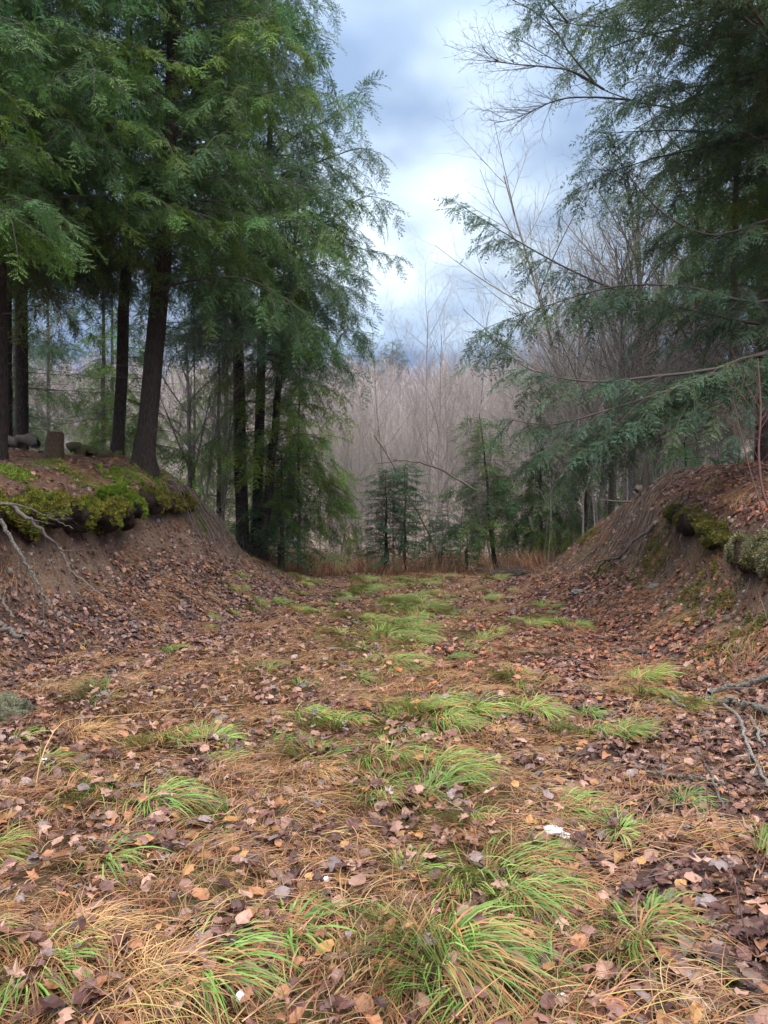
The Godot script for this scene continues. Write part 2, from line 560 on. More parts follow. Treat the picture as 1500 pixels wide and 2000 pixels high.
func make_bare(seed_no: int, tall: float, r: float, most: int, twiggy: float, lift: float, crook: float, m: Material) -> ArrayMesh:
	rg.seed = seed_no
	var b := Buf.new()
	grow(b, Vector3(0, -0.25, 0), Vector3(rr(-0.08, 0.08), 1, rr(-0.08, 0.08)).normalized(), tall, r, 0, most, lift, crook, twiggy, Color.WHITE)
	return b.mesh(m)

# several stems fanning from one root
func make_birch(seed_no: int) -> ArrayMesh:
	rg.seed = seed_no
	var b := Buf.new()
	for k in 5:
		var a := TAU * k / 5.0 + rr(-0.4, 0.4)
		grow(b, Vector3(cos(a) * 0.1, -0.25, sin(a) * 0.1), Vector3(cos(a) * rr(0.08, 0.3), 1, sin(a) * rr(0.08, 0.3)).normalized(), rr(8.0, 10.0), rr(0.05, 0.075), 0, 3, 0.035, 0.09, 1.15, Color.WHITE)
	return b.mesh(M.grey_bark)

# the same for far away: a thin trunk, and every twig one long flake
func make_far_bare(seed_no: int, tall: float, wide: float) -> ArrayMesh:
	rg.seed = seed_no
	var b := Buf.new()
	var p := Vector3(0, -0.5, 0)
	var lean := Vector3(rr(-0.06, 0.06), 1, rr(-0.06, 0.06))
	b.tri(p + Vector3(wide, 0, 0), p - Vector3(wide, 0, 0), p + lean * tall, Color(0.9, 0.9, 0.9))
	b.tri(p + Vector3(0, 0, wide), p - Vector3(0, 0, wide), p + lean * tall, Color(0.9, 0.9, 0.9))
	for k in 26:
		var t := rr(0.25, 0.95)
		var a := rr(0, TAU)
		var q := p + lean * tall * t
		var l := tall * 0.3 * (1.2 - t) * rr(0.6, 1.2)
		var d := Vector3(cos(a) * 0.55, 1.0, sin(a) * 0.55).normalized()
		var side := Vector3(-sin(a), 0, cos(a)) * wide * 0.3
		var e := q + d * l
		b.tri(q + side, q - side, e, Color(1, 1, 1))
		for j in 7:
			var u := rr(0.3, 1.0)
			var s0 := q.lerp(e, u)
			var dd := (d + Vector3(rr(-0.7, 0.7), rr(-0.1, 0.6), rr(-0.7, 0.7))).normalized()
			var sd := dd.cross(Vector3(0.3, 0.2, 0.9)).normalized() * wide * 0.16
			b.tri(s0 + sd, s0 - sd, s0 + dd * l * rr(0.25, 0.55), Color(1.05, 1.0, 1.02))
	return b.mesh(M.twig)

func build_library() -> void:
	for k in 5: frond.append(make_frond(100 + k, 1.35, rr(0.15, 0.4), 0.033, 0.4))
	for k in 2: fir_frond.append(make_frond(140 + k, 1.3, 0.02, 0.05, 0.34))
	for k in 8: leaf_mesh.append(make_leaf([0, 0, 1, 1, 2, 2, 3, 3][k], 200 + k * 7))
	for k in 5: thatch.append(make_thatch(300 + k, 52, [0.7, 0.5, 0.8, 0.15, 0.4][k]))
	for k in 4: blade_tuft.append(make_tuft(330 + k, [260, 190, 140, 60][k], [0.38, 0.33, 0.26, 0.16][k], [0.14, 0.12, 0.1, 0.06][k], [0.42, 0.3, 0.24, 0.2][k], [0.75, 1.1, 0.9, 0.3][k]))
	for k in 6: bare.append(make_bare(400 + k, 10.0, [0.038, 0.045, 0.055, 0.04, 0.034, 0.05][k], 3, [1.25, 1.4, 1.3, 1.45, 1.2, 1.35][k], 0.06, [0.14, 0.18, 0.24, 0.16, 0.12, 0.26][k], M.grey_bark))
	for k in 2: bare.append(make_birch(470 + k))
	for k in 2: bare.append(make_bare(480 + k, 10.0, 0.12, 3, 1.1, 0.05, 0.07, M.pale_stem))
	for k in 4: far_bare.append(make_far_bare(450 + k, 10.0, 0.07))

# ---------------------------------------------------------------- conifers

# one frond at p, pointing along z
func put_frond(flat: PackedFloat32Array, p: Vector3, z: Vector3, l: float, tint: Color, tumble: float) -> void:
	var y := (Vector3.UP + Vector3(rr(-1, 1), 0, rr(-1, 1)) * tumble).normalized()
	var x := y.cross(z).normalized()
	y = z.cross(x)
	var g := rr(0.7, 1.3)
	var yellow := rr(0.85, 1.22)
	push(flat, x * l, y * l, z * l, p, Color(tint.r * g * yellow, tint.g * g, tint.b * g / yellow))

# a live limb along pts: its wood into b, its fronds into flat; a long limb carries side branches, these carry the fronds
func limb(b: Buf, flat: PackedFloat32Array, pts: PackedVector3Array, r0: float, frond_long: float, tint: Color, from: float, droop: float, step := 0.13, level := 0) -> void:
	b.tube(pts, r0, maxf(r0 * 0.12, 0.003), 5 if level == 0 else 3, Color.WHITE)
	var total := 0.0
	for s in pts.size() - 1: total += pts[s].distance_to(pts[s + 1])
	var bearing := level == 0 and total > 0.55
	var run := 0.0
	var next := total * from
	var side := 1.0 if rg.randf() < 0.5 else -1.0
	for s in pts.size() - 1:
		var seg := pts[s].distance_to(pts[s + 1])
		if seg < 0.0001: continue
		var along := (pts[s + 1] - pts[s]) / seg
		while next < run + seg:
			var t := next / total
			var p := pts[s] + along * (next - run)
			side = -side
			var flat_side := along.cross(Vector3.UP).normalized() * side
			var a := deg_to_rad(rr(32, 68))
			var dip := Vector3(0, rr(-1.3, 0.3) * (droop + 0.12) * 1.4, 0)
			var z := (along * cos(a) + flat_side * sin(a) + dip).normalized()
			if bearing:
				var l := minf(0.42 * total, 1.15) * (0.25 + 0.85 * pow(1.0 - t, 0.7)) * rr(0.6, 1.2) * minf(1.0, 0.5 + 2.0 * t)
				if l > 0.22:
					var sub := PackedVector3Array()
					for q in 4:
						var u := q / 3.0
						sub.append(p + z * l * u + Vector3(0, -droop * 0.7 * l * u * u, 0))
					limb(b, flat, sub, 0.0035 + 0.003 * l, frond_long, tint * rr(0.8, 1.25), 0.15, droop, step, 1)
				if rg.randf() < 0.6: put_frond(flat, p, (z + along).normalized(), frond_long * rr(0.6, 1.0), tint, 0.8)
				next += step * 1.5 * rr(0.7, 1.3)
			else:
				put_frond(flat, p, z, frond_long * (0.45 + 0.6 * (1.0 - t)) * rr(0.7, 1.15), tint, 0.8)
				next += step * rr(0.7, 1.3)
		run += seg
	put_frond(flat, pts[-1] - (pts[-1] - pts[-2]) * 0.2, (pts[-1] - pts[-2]).normalized(), frond_long * 0.85, tint * 1.1, 0.5)

func limb_tint(tint: Color) -> Color:
	var g := rr(0.8, 1.25)
	var warm := rr(0.9, 1.15) if rg.randf() < 0.75 else rr(1.2, 1.6)
	return Color(tint.r * g * warm, tint.g * g * sqrt(warm), tint.b * g / warm)

func limb_path(at: Vector3, az: float, long: float, rise: float, sag: float) -> PackedVector3Array:
	var pts := PackedVector3Array()
	var dir := Vector3(cos(az), 0, sin(az))
	var sway := rr(-0.2, 0.2)
	for s in 7:
		var t := s / 6.0
		pts.append(at + dir * long * t + Vector3(0, long * (rise * t - sag * t * t), 0) + Vector3(-dir.z, 0, dir.x) * sway * long * t * t + Vector3(rr(-1, 1), rr(-1, 1), rr(-1, 1)) * 0.02 * long * t)
	return pts

func trunk_path(base: Vector3, top: Vector3, bow: Vector3, crook: float) -> PackedVector3Array:
	var pts := PackedVector3Array()
	for s in 15:
		var t := s / 14.0
		pts.append(base.lerp(top, t) + bow * sin(PI * minf(t * 1.6, 1.0)) + Vector3(rr(-1, 1), 0, rr(-1, 1)) * crook * minf(t * 4.0, 1.0))
	return pts

# o: base, tall, r, lean, bow, crown (first live limb, metres up), reach, limbs, tint, droop, rise, long (frond), dead (bare lower limbs), extra (limb sightings)
func conifer(called: String, label: String, o: Dictionary, group := "") -> Node3D:
	rg.seed = o.seed
	var base: Vector3 = o.base
	var root := thing(called, label, "tree", base, group)
	var tall: float = o.tall
	var r: float = o.r
	var top: Vector3 = Vector3(0, tall, 0) + o.get("lean", Vector3.ZERO)
	var line := trunk_path(Vector3(0, -0.3, 0), top, o.get("bow", Vector3.ZERO), 0.02)
	var tb := Buf.new()
	tb.tube(line, r, r * 0.12, 12, Color.WHITE, 0.05)
	var flare := PackedVector3Array()
	for s in 9: flare.append(line[0] + (line[1] - line[0]).normalized() * (s * 0.11))
	tb.tube(flare, r * (2.3 if r > 0.11 else 1.45), r * 0.88, 14, Color.WHITE, 0.07, 0.4)
	part("trunk", tb.mesh(o.get("bark", M.hemlock_bark)), root)
	var wood := Buf.new()
	var flat := PackedFloat32Array()
	var crown: float = o.crown
	var reach: float = o.reach
	var limbs: int = int(o.limbs * 1.1)
	var tint: Color = o.tint
	var az := rr(0, TAU)
	for k in limbs:
		var f := pow((k + rr(0, 0.9)) / limbs, o.get("crowd", 1.0))
		var h := crown + (tall - crown) * f * 0.97
		var q := clampf((h + 0.3) / (tall + 0.3), 0.0, 0.999) * 14.0
		var at := line[int(q)].lerp(line[int(q) + 1], q - int(q))
		az += 2.4 + rr(-0.4, 0.4)
		var face := 1.0
		if o.has("toward"): face = 1.0 + o.get("bias", 0.3) * cos(az - o.toward)
		var l := maxf(reach * pow(1.0 - f, 0.75) * rr(0.7, 1.15) * face, 0.35)
		limb(wood, flat, limb_path(at, az, l, rr(0.5, 1.4) * o.get("rise", 0.25), rr(0.6, 1.3) * o.get("droop", 0.3)), maxf(0.0075 * l, 0.006), o.long * rr(0.85, 1.1) * 0.52, limb_tint(tint), 0.12, o.get("droop", 0.3), o.get("step", 0.155))
	for e in o.get("extra", []):
		var pts := PackedVector3Array()
		var foot: Vector3 = e[0] - base
		var fq := clampf((foot.y - 0.1) / (tall + 0.3), 0.0, 0.999) * 14.0
		var stem := line[int(fq)].lerp(line[int(fq) + 1], fq - int(fq))
		if stem.distance_to(foot) > 0.15 and stem.distance_to(foot) < 1.0: pts.append(stem)
		for s in e.size() - 1: pts.append(e[s] - base)
		limb(wood, flat, smooth(pts), e[-1], o.long * 0.52, tint, 0.1, o.get("droop", 0.3), o.get("step", 0.155) * 0.85)
	for k in o.get("dead", 0):
		var h := rr(0.5, maxf(crown, 1.2) + 1.0)
		var q := clampf((h + 0.3) / (tall + 0.3), 0.0, 0.999) * 14.0
		var at := line[int(q)].lerp(line[int(q) + 1], q - int(q))
		var a := rr(0, TAU)
		grow(wood, at, Vector3(cos(a), rr(-0.2, 0.15), sin(a)).normalized(), rr(0.6, 1.9), rr(0.006, 0.012), 2, 4, -0.03, 0.16, 1.6, Color(1.8, 1.7, 1.6))
	var w := part("limbs", wood.mesh(M.limb), root)
	w.set_meta("kind", "stuff")
	var meshes: Array[Mesh] = fir_frond if o.get("fir", false) else frond
	swarm("crown", meshes[int(o.seed) % meshes.size()], flat, root)
	return root

func smooth(pts: PackedVector3Array) -> PackedVector3Array:
	var c := Curve3D.new()
	for k in pts.size():
		var t := (pts[mini(k + 1, pts.size() - 1)] - pts[maxi(k - 1, 0)]) / 6.0
		c.add_point(pts[k], -t, t)
	c.bake_interval = maxf(c.get_baked_length() / 14.0, 0.01)
	return c.get_baked_points()

func line(sights: Array) -> PackedVector3Array:
	var pts := PackedVector3Array()
	for s in sights: pts.append(sight(s[0], s[1], s[2]))
	return pts

# ---------------------------------------------------------------- sky

func build_sky() -> Sky:
	var w := 1536
	var h := 768
	var n := FastNoiseLite.new()
	n.seed = 11
	n.frequency = 0.55
	n.fractal_octaves = 5
	n.fractal_gain = 0.5
	var data := PackedFloat32Array()
	data.resize(w * h * 3)
	for r in h / 2 + 1:
		var el := PI * (0.5 - (r + 0.5) / h)
		var s := sin(el)
		var ce := cos(el)
		for q in w:
			var az := TAU * (q + 0.5) / w
			var x := sin(az) * ce
			var z := -cos(az) * ce
			var k := 1.0 / (maxf(s, 0.0) + 0.16)
			var cl := n.get_noise_3d(x * k * 2.0, 3.0, z * k * 2.0)
			var cl2 := n.get_noise_3d(x * k * 5.5 + 31.0, 7.0, z * k * 5.5)
			var thick := clampf(0.32 + cl * 1.0 + cl2 * 0.5 + 0.36 * smoothstep(0.36, 0.46, s) + 0.34 * (1.0 - smoothstep(0.16, 0.28, s)), 0.0, 1.0)
			# the sun stands behind the cloud ahead: the thinner the cloud, the brighter
			var toward := x * SUN_DIR.x + s * SUN_DIR.y + z * SUN_DIR.z
			var halo := exp(-(1.0 - toward) * 24.0)
			var gloom := (0.5 + s) / 0.9
			var glow := halo * 0.34 * pow(1.0 - thick * 0.8, 1.4)
			var cr := lerpf(0.245, 0.158, thick) * gloom + glow
			var cg := lerpf(0.30, 0.212, thick) * gloom + glow
			var cb := lerpf(0.41, 0.32, thick) * gloom + glow * 0.85
			var low := 1.0 - smoothstep(0.02, 0.34, s)
			cr *= 1.0 - 0.42 * low; cg *= 1.0 - 0.16 * low; cb *= 1.0 + 0.2 * low
			# a rift in the cloud just over the ridge, to the right
			var rift := exp(-pow((s - 0.15) / 0.022, 2.0)) * exp(-pow((sin(az) - 0.16) / 0.13, 2.0)) * maxf(0.0, cos(az)) * clampf(0.7 - cl2 * 1.5, 0.0, 1.0)
			cr += rift * 0.38; cg += rift * 0.27; cb += rift * 0.04
			var i := (r * w + q) * 3
			data[i] = cr * 0.372; data[i + 1] = cg * 0.402; data[i + 2] = cb * 0.415
	for r in range(h / 2 + 1, h):
		for q in w:
			var i := (r * w + q) * 3
			data[i] = 0.06; data[i + 1] = 0.05; data[i + 2] = 0.042
	var im := Image.create_from_data(w, h, false, Image.FORMAT_RGBF, data.to_byte_array())
	var pm := PanoramaSkyMaterial.new()
	pm.panorama = ImageTexture.create_from_image(im)
	var sky := Sky.new()
	sky.sky_material = pm
	return sky

const SUN_DIR := Vector3(0.06, 0.37, -0.927)

# ---------------------------------------------------------------- ground cover

func leaf_color() -> Color:
	var g := rr(0.4, 1.25)
	var p := rg.randf()
	var c := Color(0.20, 0.108, 0.088)
	if p < 0.22: c = Color(0.34, 0.21, 0.165)
	elif p < 0.36: c = Color(0.30, 0.145, 0.075)
	elif p < 0.62: c = Color(0.12, 0.06, 0.052)
	elif p < 0.66: c = Color(0.36, 0.2, 0.08)
	elif p < 0.74: c = Color(0.24, 0.19, 0.19)
	return Color(c.r * g, c.g * g, c.b * g)

func lie(flat: PackedFloat32Array, x: float, d: float, size: float, up: float, tilt: float, col: Color, turn: float) -> void:
	var y := (normal_at(x, d) + Vector3(rr(-1, 1), 0, rr(-1, 1)) * tilt).normalized()
	var z := (Vector3(sin(turn), 0, cos(turn)) - y * (y.x * sin(turn) + y.z * cos(turn))).normalized()
	var xx := y.cross(z)
	push(flat, xx * size, y * size, z * size, on(x, d, up), col)

func build_cover(ground: MeshInstance3D) -> void:
	rg.seed = 71
	# leaves
	var flats: Array[PackedFloat32Array] = []
	for k in 8: flats.append(PackedFloat32Array())
	var leaf_mats := []
	for k in 14:
		var m: StandardMaterial3D = M.leaf.duplicate()
		m.albedo_color = leaf_color().linear_to_srgb()
		leaf_mats.append(m)
	var singles := []
	var tries := 170000
	for t in tries:
		var d := 1.6 + 17.4 * pow(rg.randf(), 1.05)
		var x := rr(-6.5, 6.5)
		if absf(x) > d * 0.62 + 0.4: continue
		var row := row_at(LEFT if x < 0.0 else RIGHT, d)
		var cv := cover(x, d, row)
		var clump := nz2.get_noise_2d(x * 6.0 - 70.0, d * 6.0)
		var dens: float = lerpf((0.31 + 0.6 * clampf(clump * 2.4, 0.0, 1.0)) * (1.0 - 0.5 * exp(-pow((x - 0.2) / 0.8, 2.0)) * smoothstep(4.0, 7.0, d)), 0.95, cv[0])
		dens = lerpf(dens, 0.12 + 0.6 * clampf(clump * 2.0, 0.0, 1.0), cv[1])
		dens = lerpf(dens, 0.1 if x < 0.0 else 0.8, cv[2])
		if d > 16.0: dens *= 0.5
		if rg.randf() > dens: continue
		var size := rr(0.036, 0.088)
		if d < 3.7 and rg.randf() < 0.36 and singles.size() < 300 and absf(x) < d * 0.52:
			singles.append([x, d, size * 1.1])
			continue
		var col := leaf_color()
		if x > 0.0 and d > 6.0 and rg.randf() < 0.5: col = Color(col.r * 1.25, col.g * 0.95, col.b * 0.8)
		lie(flats[rg.randi() % 8], x, d, size, rr(0.004, 0.04) + (rr(0.02, 0.06) if cv[0] < 0.5 else 0.0), 0.45, col, rr(0, TAU))
	for k in 8:
		swarm("fallen_leaves", leaf_mesh[k], flats[k], ground)
	for s in singles:
		var o := part("leaf", leaf_mesh[rg.randi() % 8], ground)
		var y: Vector3 = (normal_at(s[0], s[1]) + Vector3(rr(-1, 1), 0, rr(-1, 1)) * 0.28).normalized()
		var a := rr(0, TAU)
		var z := (Vector3(sin(a), 0, cos(a)) - y * (y.x * sin(a) + y.z * cos(a))).normalized()
		o.transform = Transform3D(Basis(y.cross(z) * s[2], y * s[2], z * s[2]), on(s[0], s[1], rr(0.03, 0.075)))
		o.set_surface_override_material(0, leaf_mats[rg.randi() % leaf_mats.size()])
	# dry grass
	var dry: Array[PackedFloat32Array] = []
	for k in 5: dry.append(PackedFloat32Array())
	for t in 9500:
		var d := 1.5 + 20.0 * pow(rg.randf(), 1.25)
		var x := rr(-4.5, 4.5)
		if absf(x) > d * 0.62 + 0.4: continue
		var row := row_at(LEFT if x < 0.0 else RIGHT, d)
		var cv := cover(x, d, row)
		var clump := nz2.get_noise_2d(x * 5.0 + 90.0, d * 5.0)
		var dens: float = lerpf(0.75 + clump * 0.8, 0.1 + 0.25 * clampf(clump * 2.0, 0.0, 1.0), cv[0])
		dens *= 1.0 - cv[1] * 0.8
		if rg.randf() > dens: continue
		var g := rr(0.75, 1.15)
		var flow := nz.get_noise_2d(x * 3.0, d * 3.0) * 5.0 + 1.3
		var redder := rr(0.85, 1.1)
		g *= 0.84
		lie(dry[rg.randi() % 5], x, d, rr(0.6, 1.05), rr(0.0, 0.035), 0.12, Color(g, g * redder, g * redder * 0.95), flow + rr(-1.3, 1.3))
	for k in 5:
		tag(swarm("dry_grass", thatch[k], dry[k], self), "flattened tan and orange dry grass matted over the track", "grass", "matted dry grass on the track")
	# green growth along the middle of the track
	var green: Array[PackedFloat32Array] = []
	for k in 2: green.append(PackedFloat32Array())
	for t in 5200:
		var d := 1.6 + 15.5 * pow(rg.randf(), 0.9)
		var x := rr(-2.4, 2.6)
		if absf(x) > d * 0.6 + 0.2: continue
		var clump := nz.get_noise_2d(x * 7.0 + 20.0, d * 5.0)
		var mid := exp(-pow((x - 0.2) / (0.45 + 0.02 * d), 2.0))
		if d > 14.0: mid = exp(-pow((x - 0.1) / 0.7, 2.0))
		if rg.randf() > 0.012 + clampf(clump * 2.2, 0.0, 1.0) * 0.06 + clampf(clump * 2.5 + 0.15, 0.0, 1.0) * mid * (0.85 if d > 5.0 else 0.22): continue
		var g := rr(0.7, 1.2)
		var dull := rr(1.0, 1.25)
		lie(green[rg.randi() % 2], x, d, rr(0.5, 1.1), 0.035, 0.2, Color(g * dull, g, g), rr(0, TAU))
	for k in 2:
		tag(swarm("green_grass", blade_tuft[2 + k], green[k], self), "thin green grass growing up through the dry thatch", "grass", "green grass in the thatch")
	# crumbs of earth and bits of twig lying about
	var clods := PackedFloat32Array()
	var twigs := PackedFloat32Array()
	for t in 15000:
		var d := 2.0 + 15.0 * rg.randf()
		var x := rr(-5.0, 5.2)
		if absf(x) > d * 0.6 + 0.3: continue
		var cv := cover(x, d, row_at(LEFT if x < 0.0 else RIGHT, d))
		if rg.randf() < cv[1] + 0.05:
			var l := rr(0.006, 0.03) * (1.0 if rg.randf() < 0.93 else 2.0)
			var g := rr(0.5, 1.3)
			lie(clods, x, d, l, 0.0, 0.8, Color(0.22 * g, 0.155 * g, 0.115 * g) if rg.randf() < 0.8 else Color(0.36 * g, 0.34 * g, 0.32 * g), rr(0, TAU))
		if rg.randf() < 0.05 + 0.16 * cv[0]:
			var g := rr(0.5, 1.5)
			lie(twigs, x, d, rr(0.08, 0.4), rr(0.01, 0.06), 0.25, Color(0.2 * g, 0.16 * g, 0.14 * g), rr(0, TAU))
	var litter: Array[PackedFloat32Array] = []
	for k in 5: litter.append(PackedFloat32Array())
	for t in 9000:
		var d := 4.0 + 12.5 * rg.randf()
		var x := rr(-6.4, 6.4)
		if absf(x) > d * 0.6 + 0.3: continue
		var cv := cover(x, d, row_at(LEFT if x < 0.0 else RIGHT, d))
		if rg.randf() > maxf(cv[1] * 0.75, cv[2] * 0.95): continue
		var g := rr(0.3, 0.75)
		if rg.randf() < 0.06: g = 1.1
		lie(litter[rg.randi() % 5], x, d, rr(0.22, 0.6), 0.0, 0.3, Color(g, g * 0.9, g * 0.95), rr(0, TAU))
	for k in 5:
		tag(swarm("needle_litter", thatch[k], litter[k], self), "brown needle and stem litter strewn over both banks", "litter", "litter on the banks")
	tag(swarm("soil_crumbs", lump_mesh(680, Vector3(1, 0.7, 0.9), 0.9, M.straw, 5), clods, self), "crumbs of earth and grit on the bare bank faces", "soil")
	var tw := Buf.new()
	grow(tw, Vector3(0, 0, -0.5), Vector3(0.1, 0.05, 1).normalized(), 1.0, 0.014, 3, 4, 0.0, 0.1, 1.2, Color.WHITE)
	tag(swarm("scattered_twigs", tw.mesh(M.straw), twigs, self), "small broken twigs lying among the leaves", "twigs")
	# tall dry weeds where the track ends
	var weeds := PackedFloat32Array()
	for t in 480:
		var d := rr(17.5, 27.0)
		var x := rr(-6.0, 7.0)
		if d < 18.5 and x > -1.0 and x < 2.5: continue
		var g := rr(0.7, 1.2)
		lie(weeds, x, d, rr(0.7, 1.5), 0.0, 0.15, Color(g, g * 0.9, g * 0.85), rr(0, TAU))
	tag(swarm("dry_weeds", weed_mesh(), weeds, self), "knee-high russet dry weeds where the track meets the wood", "weeds")

func weed_mesh() -> ArrayMesh:
	rg.seed = 91
	var b := Buf.new()
	for k in 34:
		var a := rr(0, TAU)
		var g := rr(0.7, 1.3)
		var at := Vector3(rr(-0.25, 0.25), 0, rr(-0.25, 0.25))
		strand(b, at, Vector3(sin(a), 0, cos(a)), rr(0.05, 0.35), rr(0.08, 0.22), rr(0.004, 0.009), Color(0.42 * g, 0.24 * g, 0.15 * g) if k % 3 else Color(0.48 * g, 0.35 * g, 0.23 * g), 4, rr(0.2, 0.8))
	return b.mesh(M.straw)

func scatter_tuft(label: String, px: float, py: float, kind: int, size: float, turn: float, called := "grass_tuft") -> void:
	var d := EYE * FOCAL / (py - 1000.0)
	var x := (px - 750.0) / FOCAL * d
	var o := part(called, blade_tuft[kind] if called == "grass_tuft" else M.tussock[kind], self, on(x, d, 0.03))
	o.rotation.y = turn
	o.scale = Vector3.ONE * size * (0.86 if d < 8.0 else 0.75)
	tag(o, label, "grass tuft" if called == "grass_tuft" else "tussock")

# ---------------------------------------------------------------- banks: moss and roots

func sprig_mesh(seed_no: int, long: float) -> ArrayMesh:
	rg.seed = seed_no
	var b := Buf.new()
	for k in 16:
		var a := rr(0, TAU)
		var at := Vector3(rr(-1, 1), 0, rr(-1, 1)) * long
		var g := rr(0.7, 1.3)
		lance(b, at, at + Vector3(cos(a) * 0.7, rr(0.4, 1.2), sin(a) * 0.7) * long * rr(0.6, 1.2), long * 0.3, Vector3(rr(-1, 1), 0.4, rr(-1, 1)).normalized(), Color(g, g, g))
	return b.mesh(M.moss)

# an overhanging cushion of sod along a lip, grown over with moss
func moss_cushion(label: String, pts: PackedVector3Array, fat: float, moss_share: float, tints: Array, seed_no: int) -> void:
	rg.seed = seed_no
	var root := thing("moss_cushion", label, "moss", pts[0])
	var path := smooth(pts)
	var n := FastNoiseLite.new()
	n.seed = seed_no
	n.frequency = 2.2
	n.fractal_octaves = 4
	var st := SurfaceTool.new()
	st.begin(Mesh.PRIMITIVE_TRIANGLES)
	var k := path.size() * 4
	var sides := 28
	var flat := PackedFloat32Array()
	var grid := []
	for s in k:
		var t := float(s) / (k - 1) * (path.size() - 1)
		var i0 := mini(int(t), path.size() - 2)
		var c := path[i0].lerp(path[i0 + 1], t - i0)
		var along := (path[mini(i0 + 2, path.size() - 1)] - path[maxi(i0 - 1, 0)]).normalized()
		var side := along.cross(Vector3.UP).normalized()
		var up := side.cross(along)
		var ends := pow(clampf(sin(PI * (s + 0.4) / (k + 0.0)), 0.0, 1.0), 0.35)
		for q in sides:
			var a := TAU * q / sides
			var out := side * cos(a) + up * sin(a)
			var p := c + (side * cos(a) * 1.25 + up * sin(a)) * fat * ends
			p += out * (n.get_noise_3dv(p) * fat * 1.35)
			grid.append(p - pts[0])
	for p in grid:
		st.set_color(Color.WHITE)
		st.set_smooth_group(0)
		st.add_vertex(p)
	for s in k - 1:
		for q in sides:
			var a := s * sides + q
			var e := s * sides + (q + 1) % sides
			st.add_index(a); st.add_index(a + sides); st.add_index(e)
			st.add_index(e); st.add_index(a + sides); st.add_index(e + sides)
			var p0: Vector3 = grid[a]
			var e1: Vector3 = grid[a + sides] - p0
			var e2: Vector3 = grid[e] - p0
			var nrm := e1.cross(e2).normalized()
			var mid := p0 + (e1 + e2) * 0.5
			var out := nrm if nrm.dot(mid - (path[clampi(int(float(s) / k * path.size()), 0, path.size() - 1)] - pts[0])) > 0.0 else -nrm
			if out.y < -0.55: continue
			var cov := n.get_noise_3dv((mid + pts[0]) * 0.8 + Vector3(9, 0, 0)) + 0.15 * out.y
			if cov < 0.35 - moss_share: continue
			for j in 7:
				var p := p0 + e1 * rg.randf() + e2 * rg.randf()
				var y := (out + Vector3(rr(-1, 1), rr(-0.4, 1), rr(-1, 1)) * 0.5).normalized()
				var x := y.cross(Vector3(0.3, 0.5, 0.8)).normalized()
				var pick: Color = tints[rg.randi() % tints.size()]
				var g := rr(0.6, 1.3)
				var l := rr(0.7, 1.4)
				push(flat, x * l, y * l, x.cross(y) * l, p, Color(pick.r * g, pick.g * g, pick.b * g))
	st.generate_normals()
	var sod := st.commit()
	sod.surface_set_material(0, M.sod)
	part("sod", sod, root)
	swarm("moss", sprig, flat, root)

var sprig: Mesh

# moss growing flat on the ground in patches
func moss_patch(flat: PackedFloat32Array, cx: float, cd: float, rx: float, rd: float, count: int, tints: Array) -> void:
	for k in count:
		var a := rr(0, TAU)
		var q := sqrt(rg.randf())
		var x := cx + cos(a) * q * rx
		var d := cd + sin(a) * q * rd
		if nz2.get_noise_2d(x * 18.0, d * 18.0) < q - 0.75: continue
		var pick: Color = tints[rg.randi() % tints.size()]
		var g := rr(0.6, 1.3)
		lie(flat, x, d, rr(0.8, 1.5), 0.0, 0.3, Color(pick.r * g, pick.g * g, pick.b * g), rr(0, TAU))

func root_of(called: String, label: String, pts: PackedVector3Array, r0: float, r1: float, m: Material, kind := "root", forks := 3) -> void:
	rg.seed = int(absf(pts[0].x * 977.0)) + int(absf(pts[0].z * 331.0))
	var o := thing(called, label, kind, pts[0])
	var rel := PackedVector3Array()
	for p in pts:
		var q := p
		if called.begins_with("fallen") or called == "bare_branch": q.y = maxf(q.y, height(q.x, -q.z) + 0.045 + r0)
		rel.append(q - pts[0])
	var sm := smooth(rel)
	for k in range(1, sm.size()): sm[k] += Vector3(rr(-1, 1), rr(-1, 1), rr(-1, 1)) * r0 * 0.7
	var b := Buf.new()
	b.tube(sm, r0, r1, 7, Color.WHITE, 0.1)
	part("stem", b.mesh(m), o)
	for k in forks:
		var f := Buf.new()
		var at := rg.randi_range(sm.size() / 3, sm.size() - 2)
		var dir := (sm[at + 1] - sm[at]).normalized()
		grow(f, sm[at], (dir + Vector3(rr(-0.7, 0.7), rr(-0.25, 0.25), rr(-0.7, 0.7))).normalized(), rr(0.25, 0.6) * (0.5 + r0 * 20.0), r0 * 0.35, 3, 4, -0.02, 0.15, 1.0, Color.WHITE)
		part("fork", f.mesh(m), o)

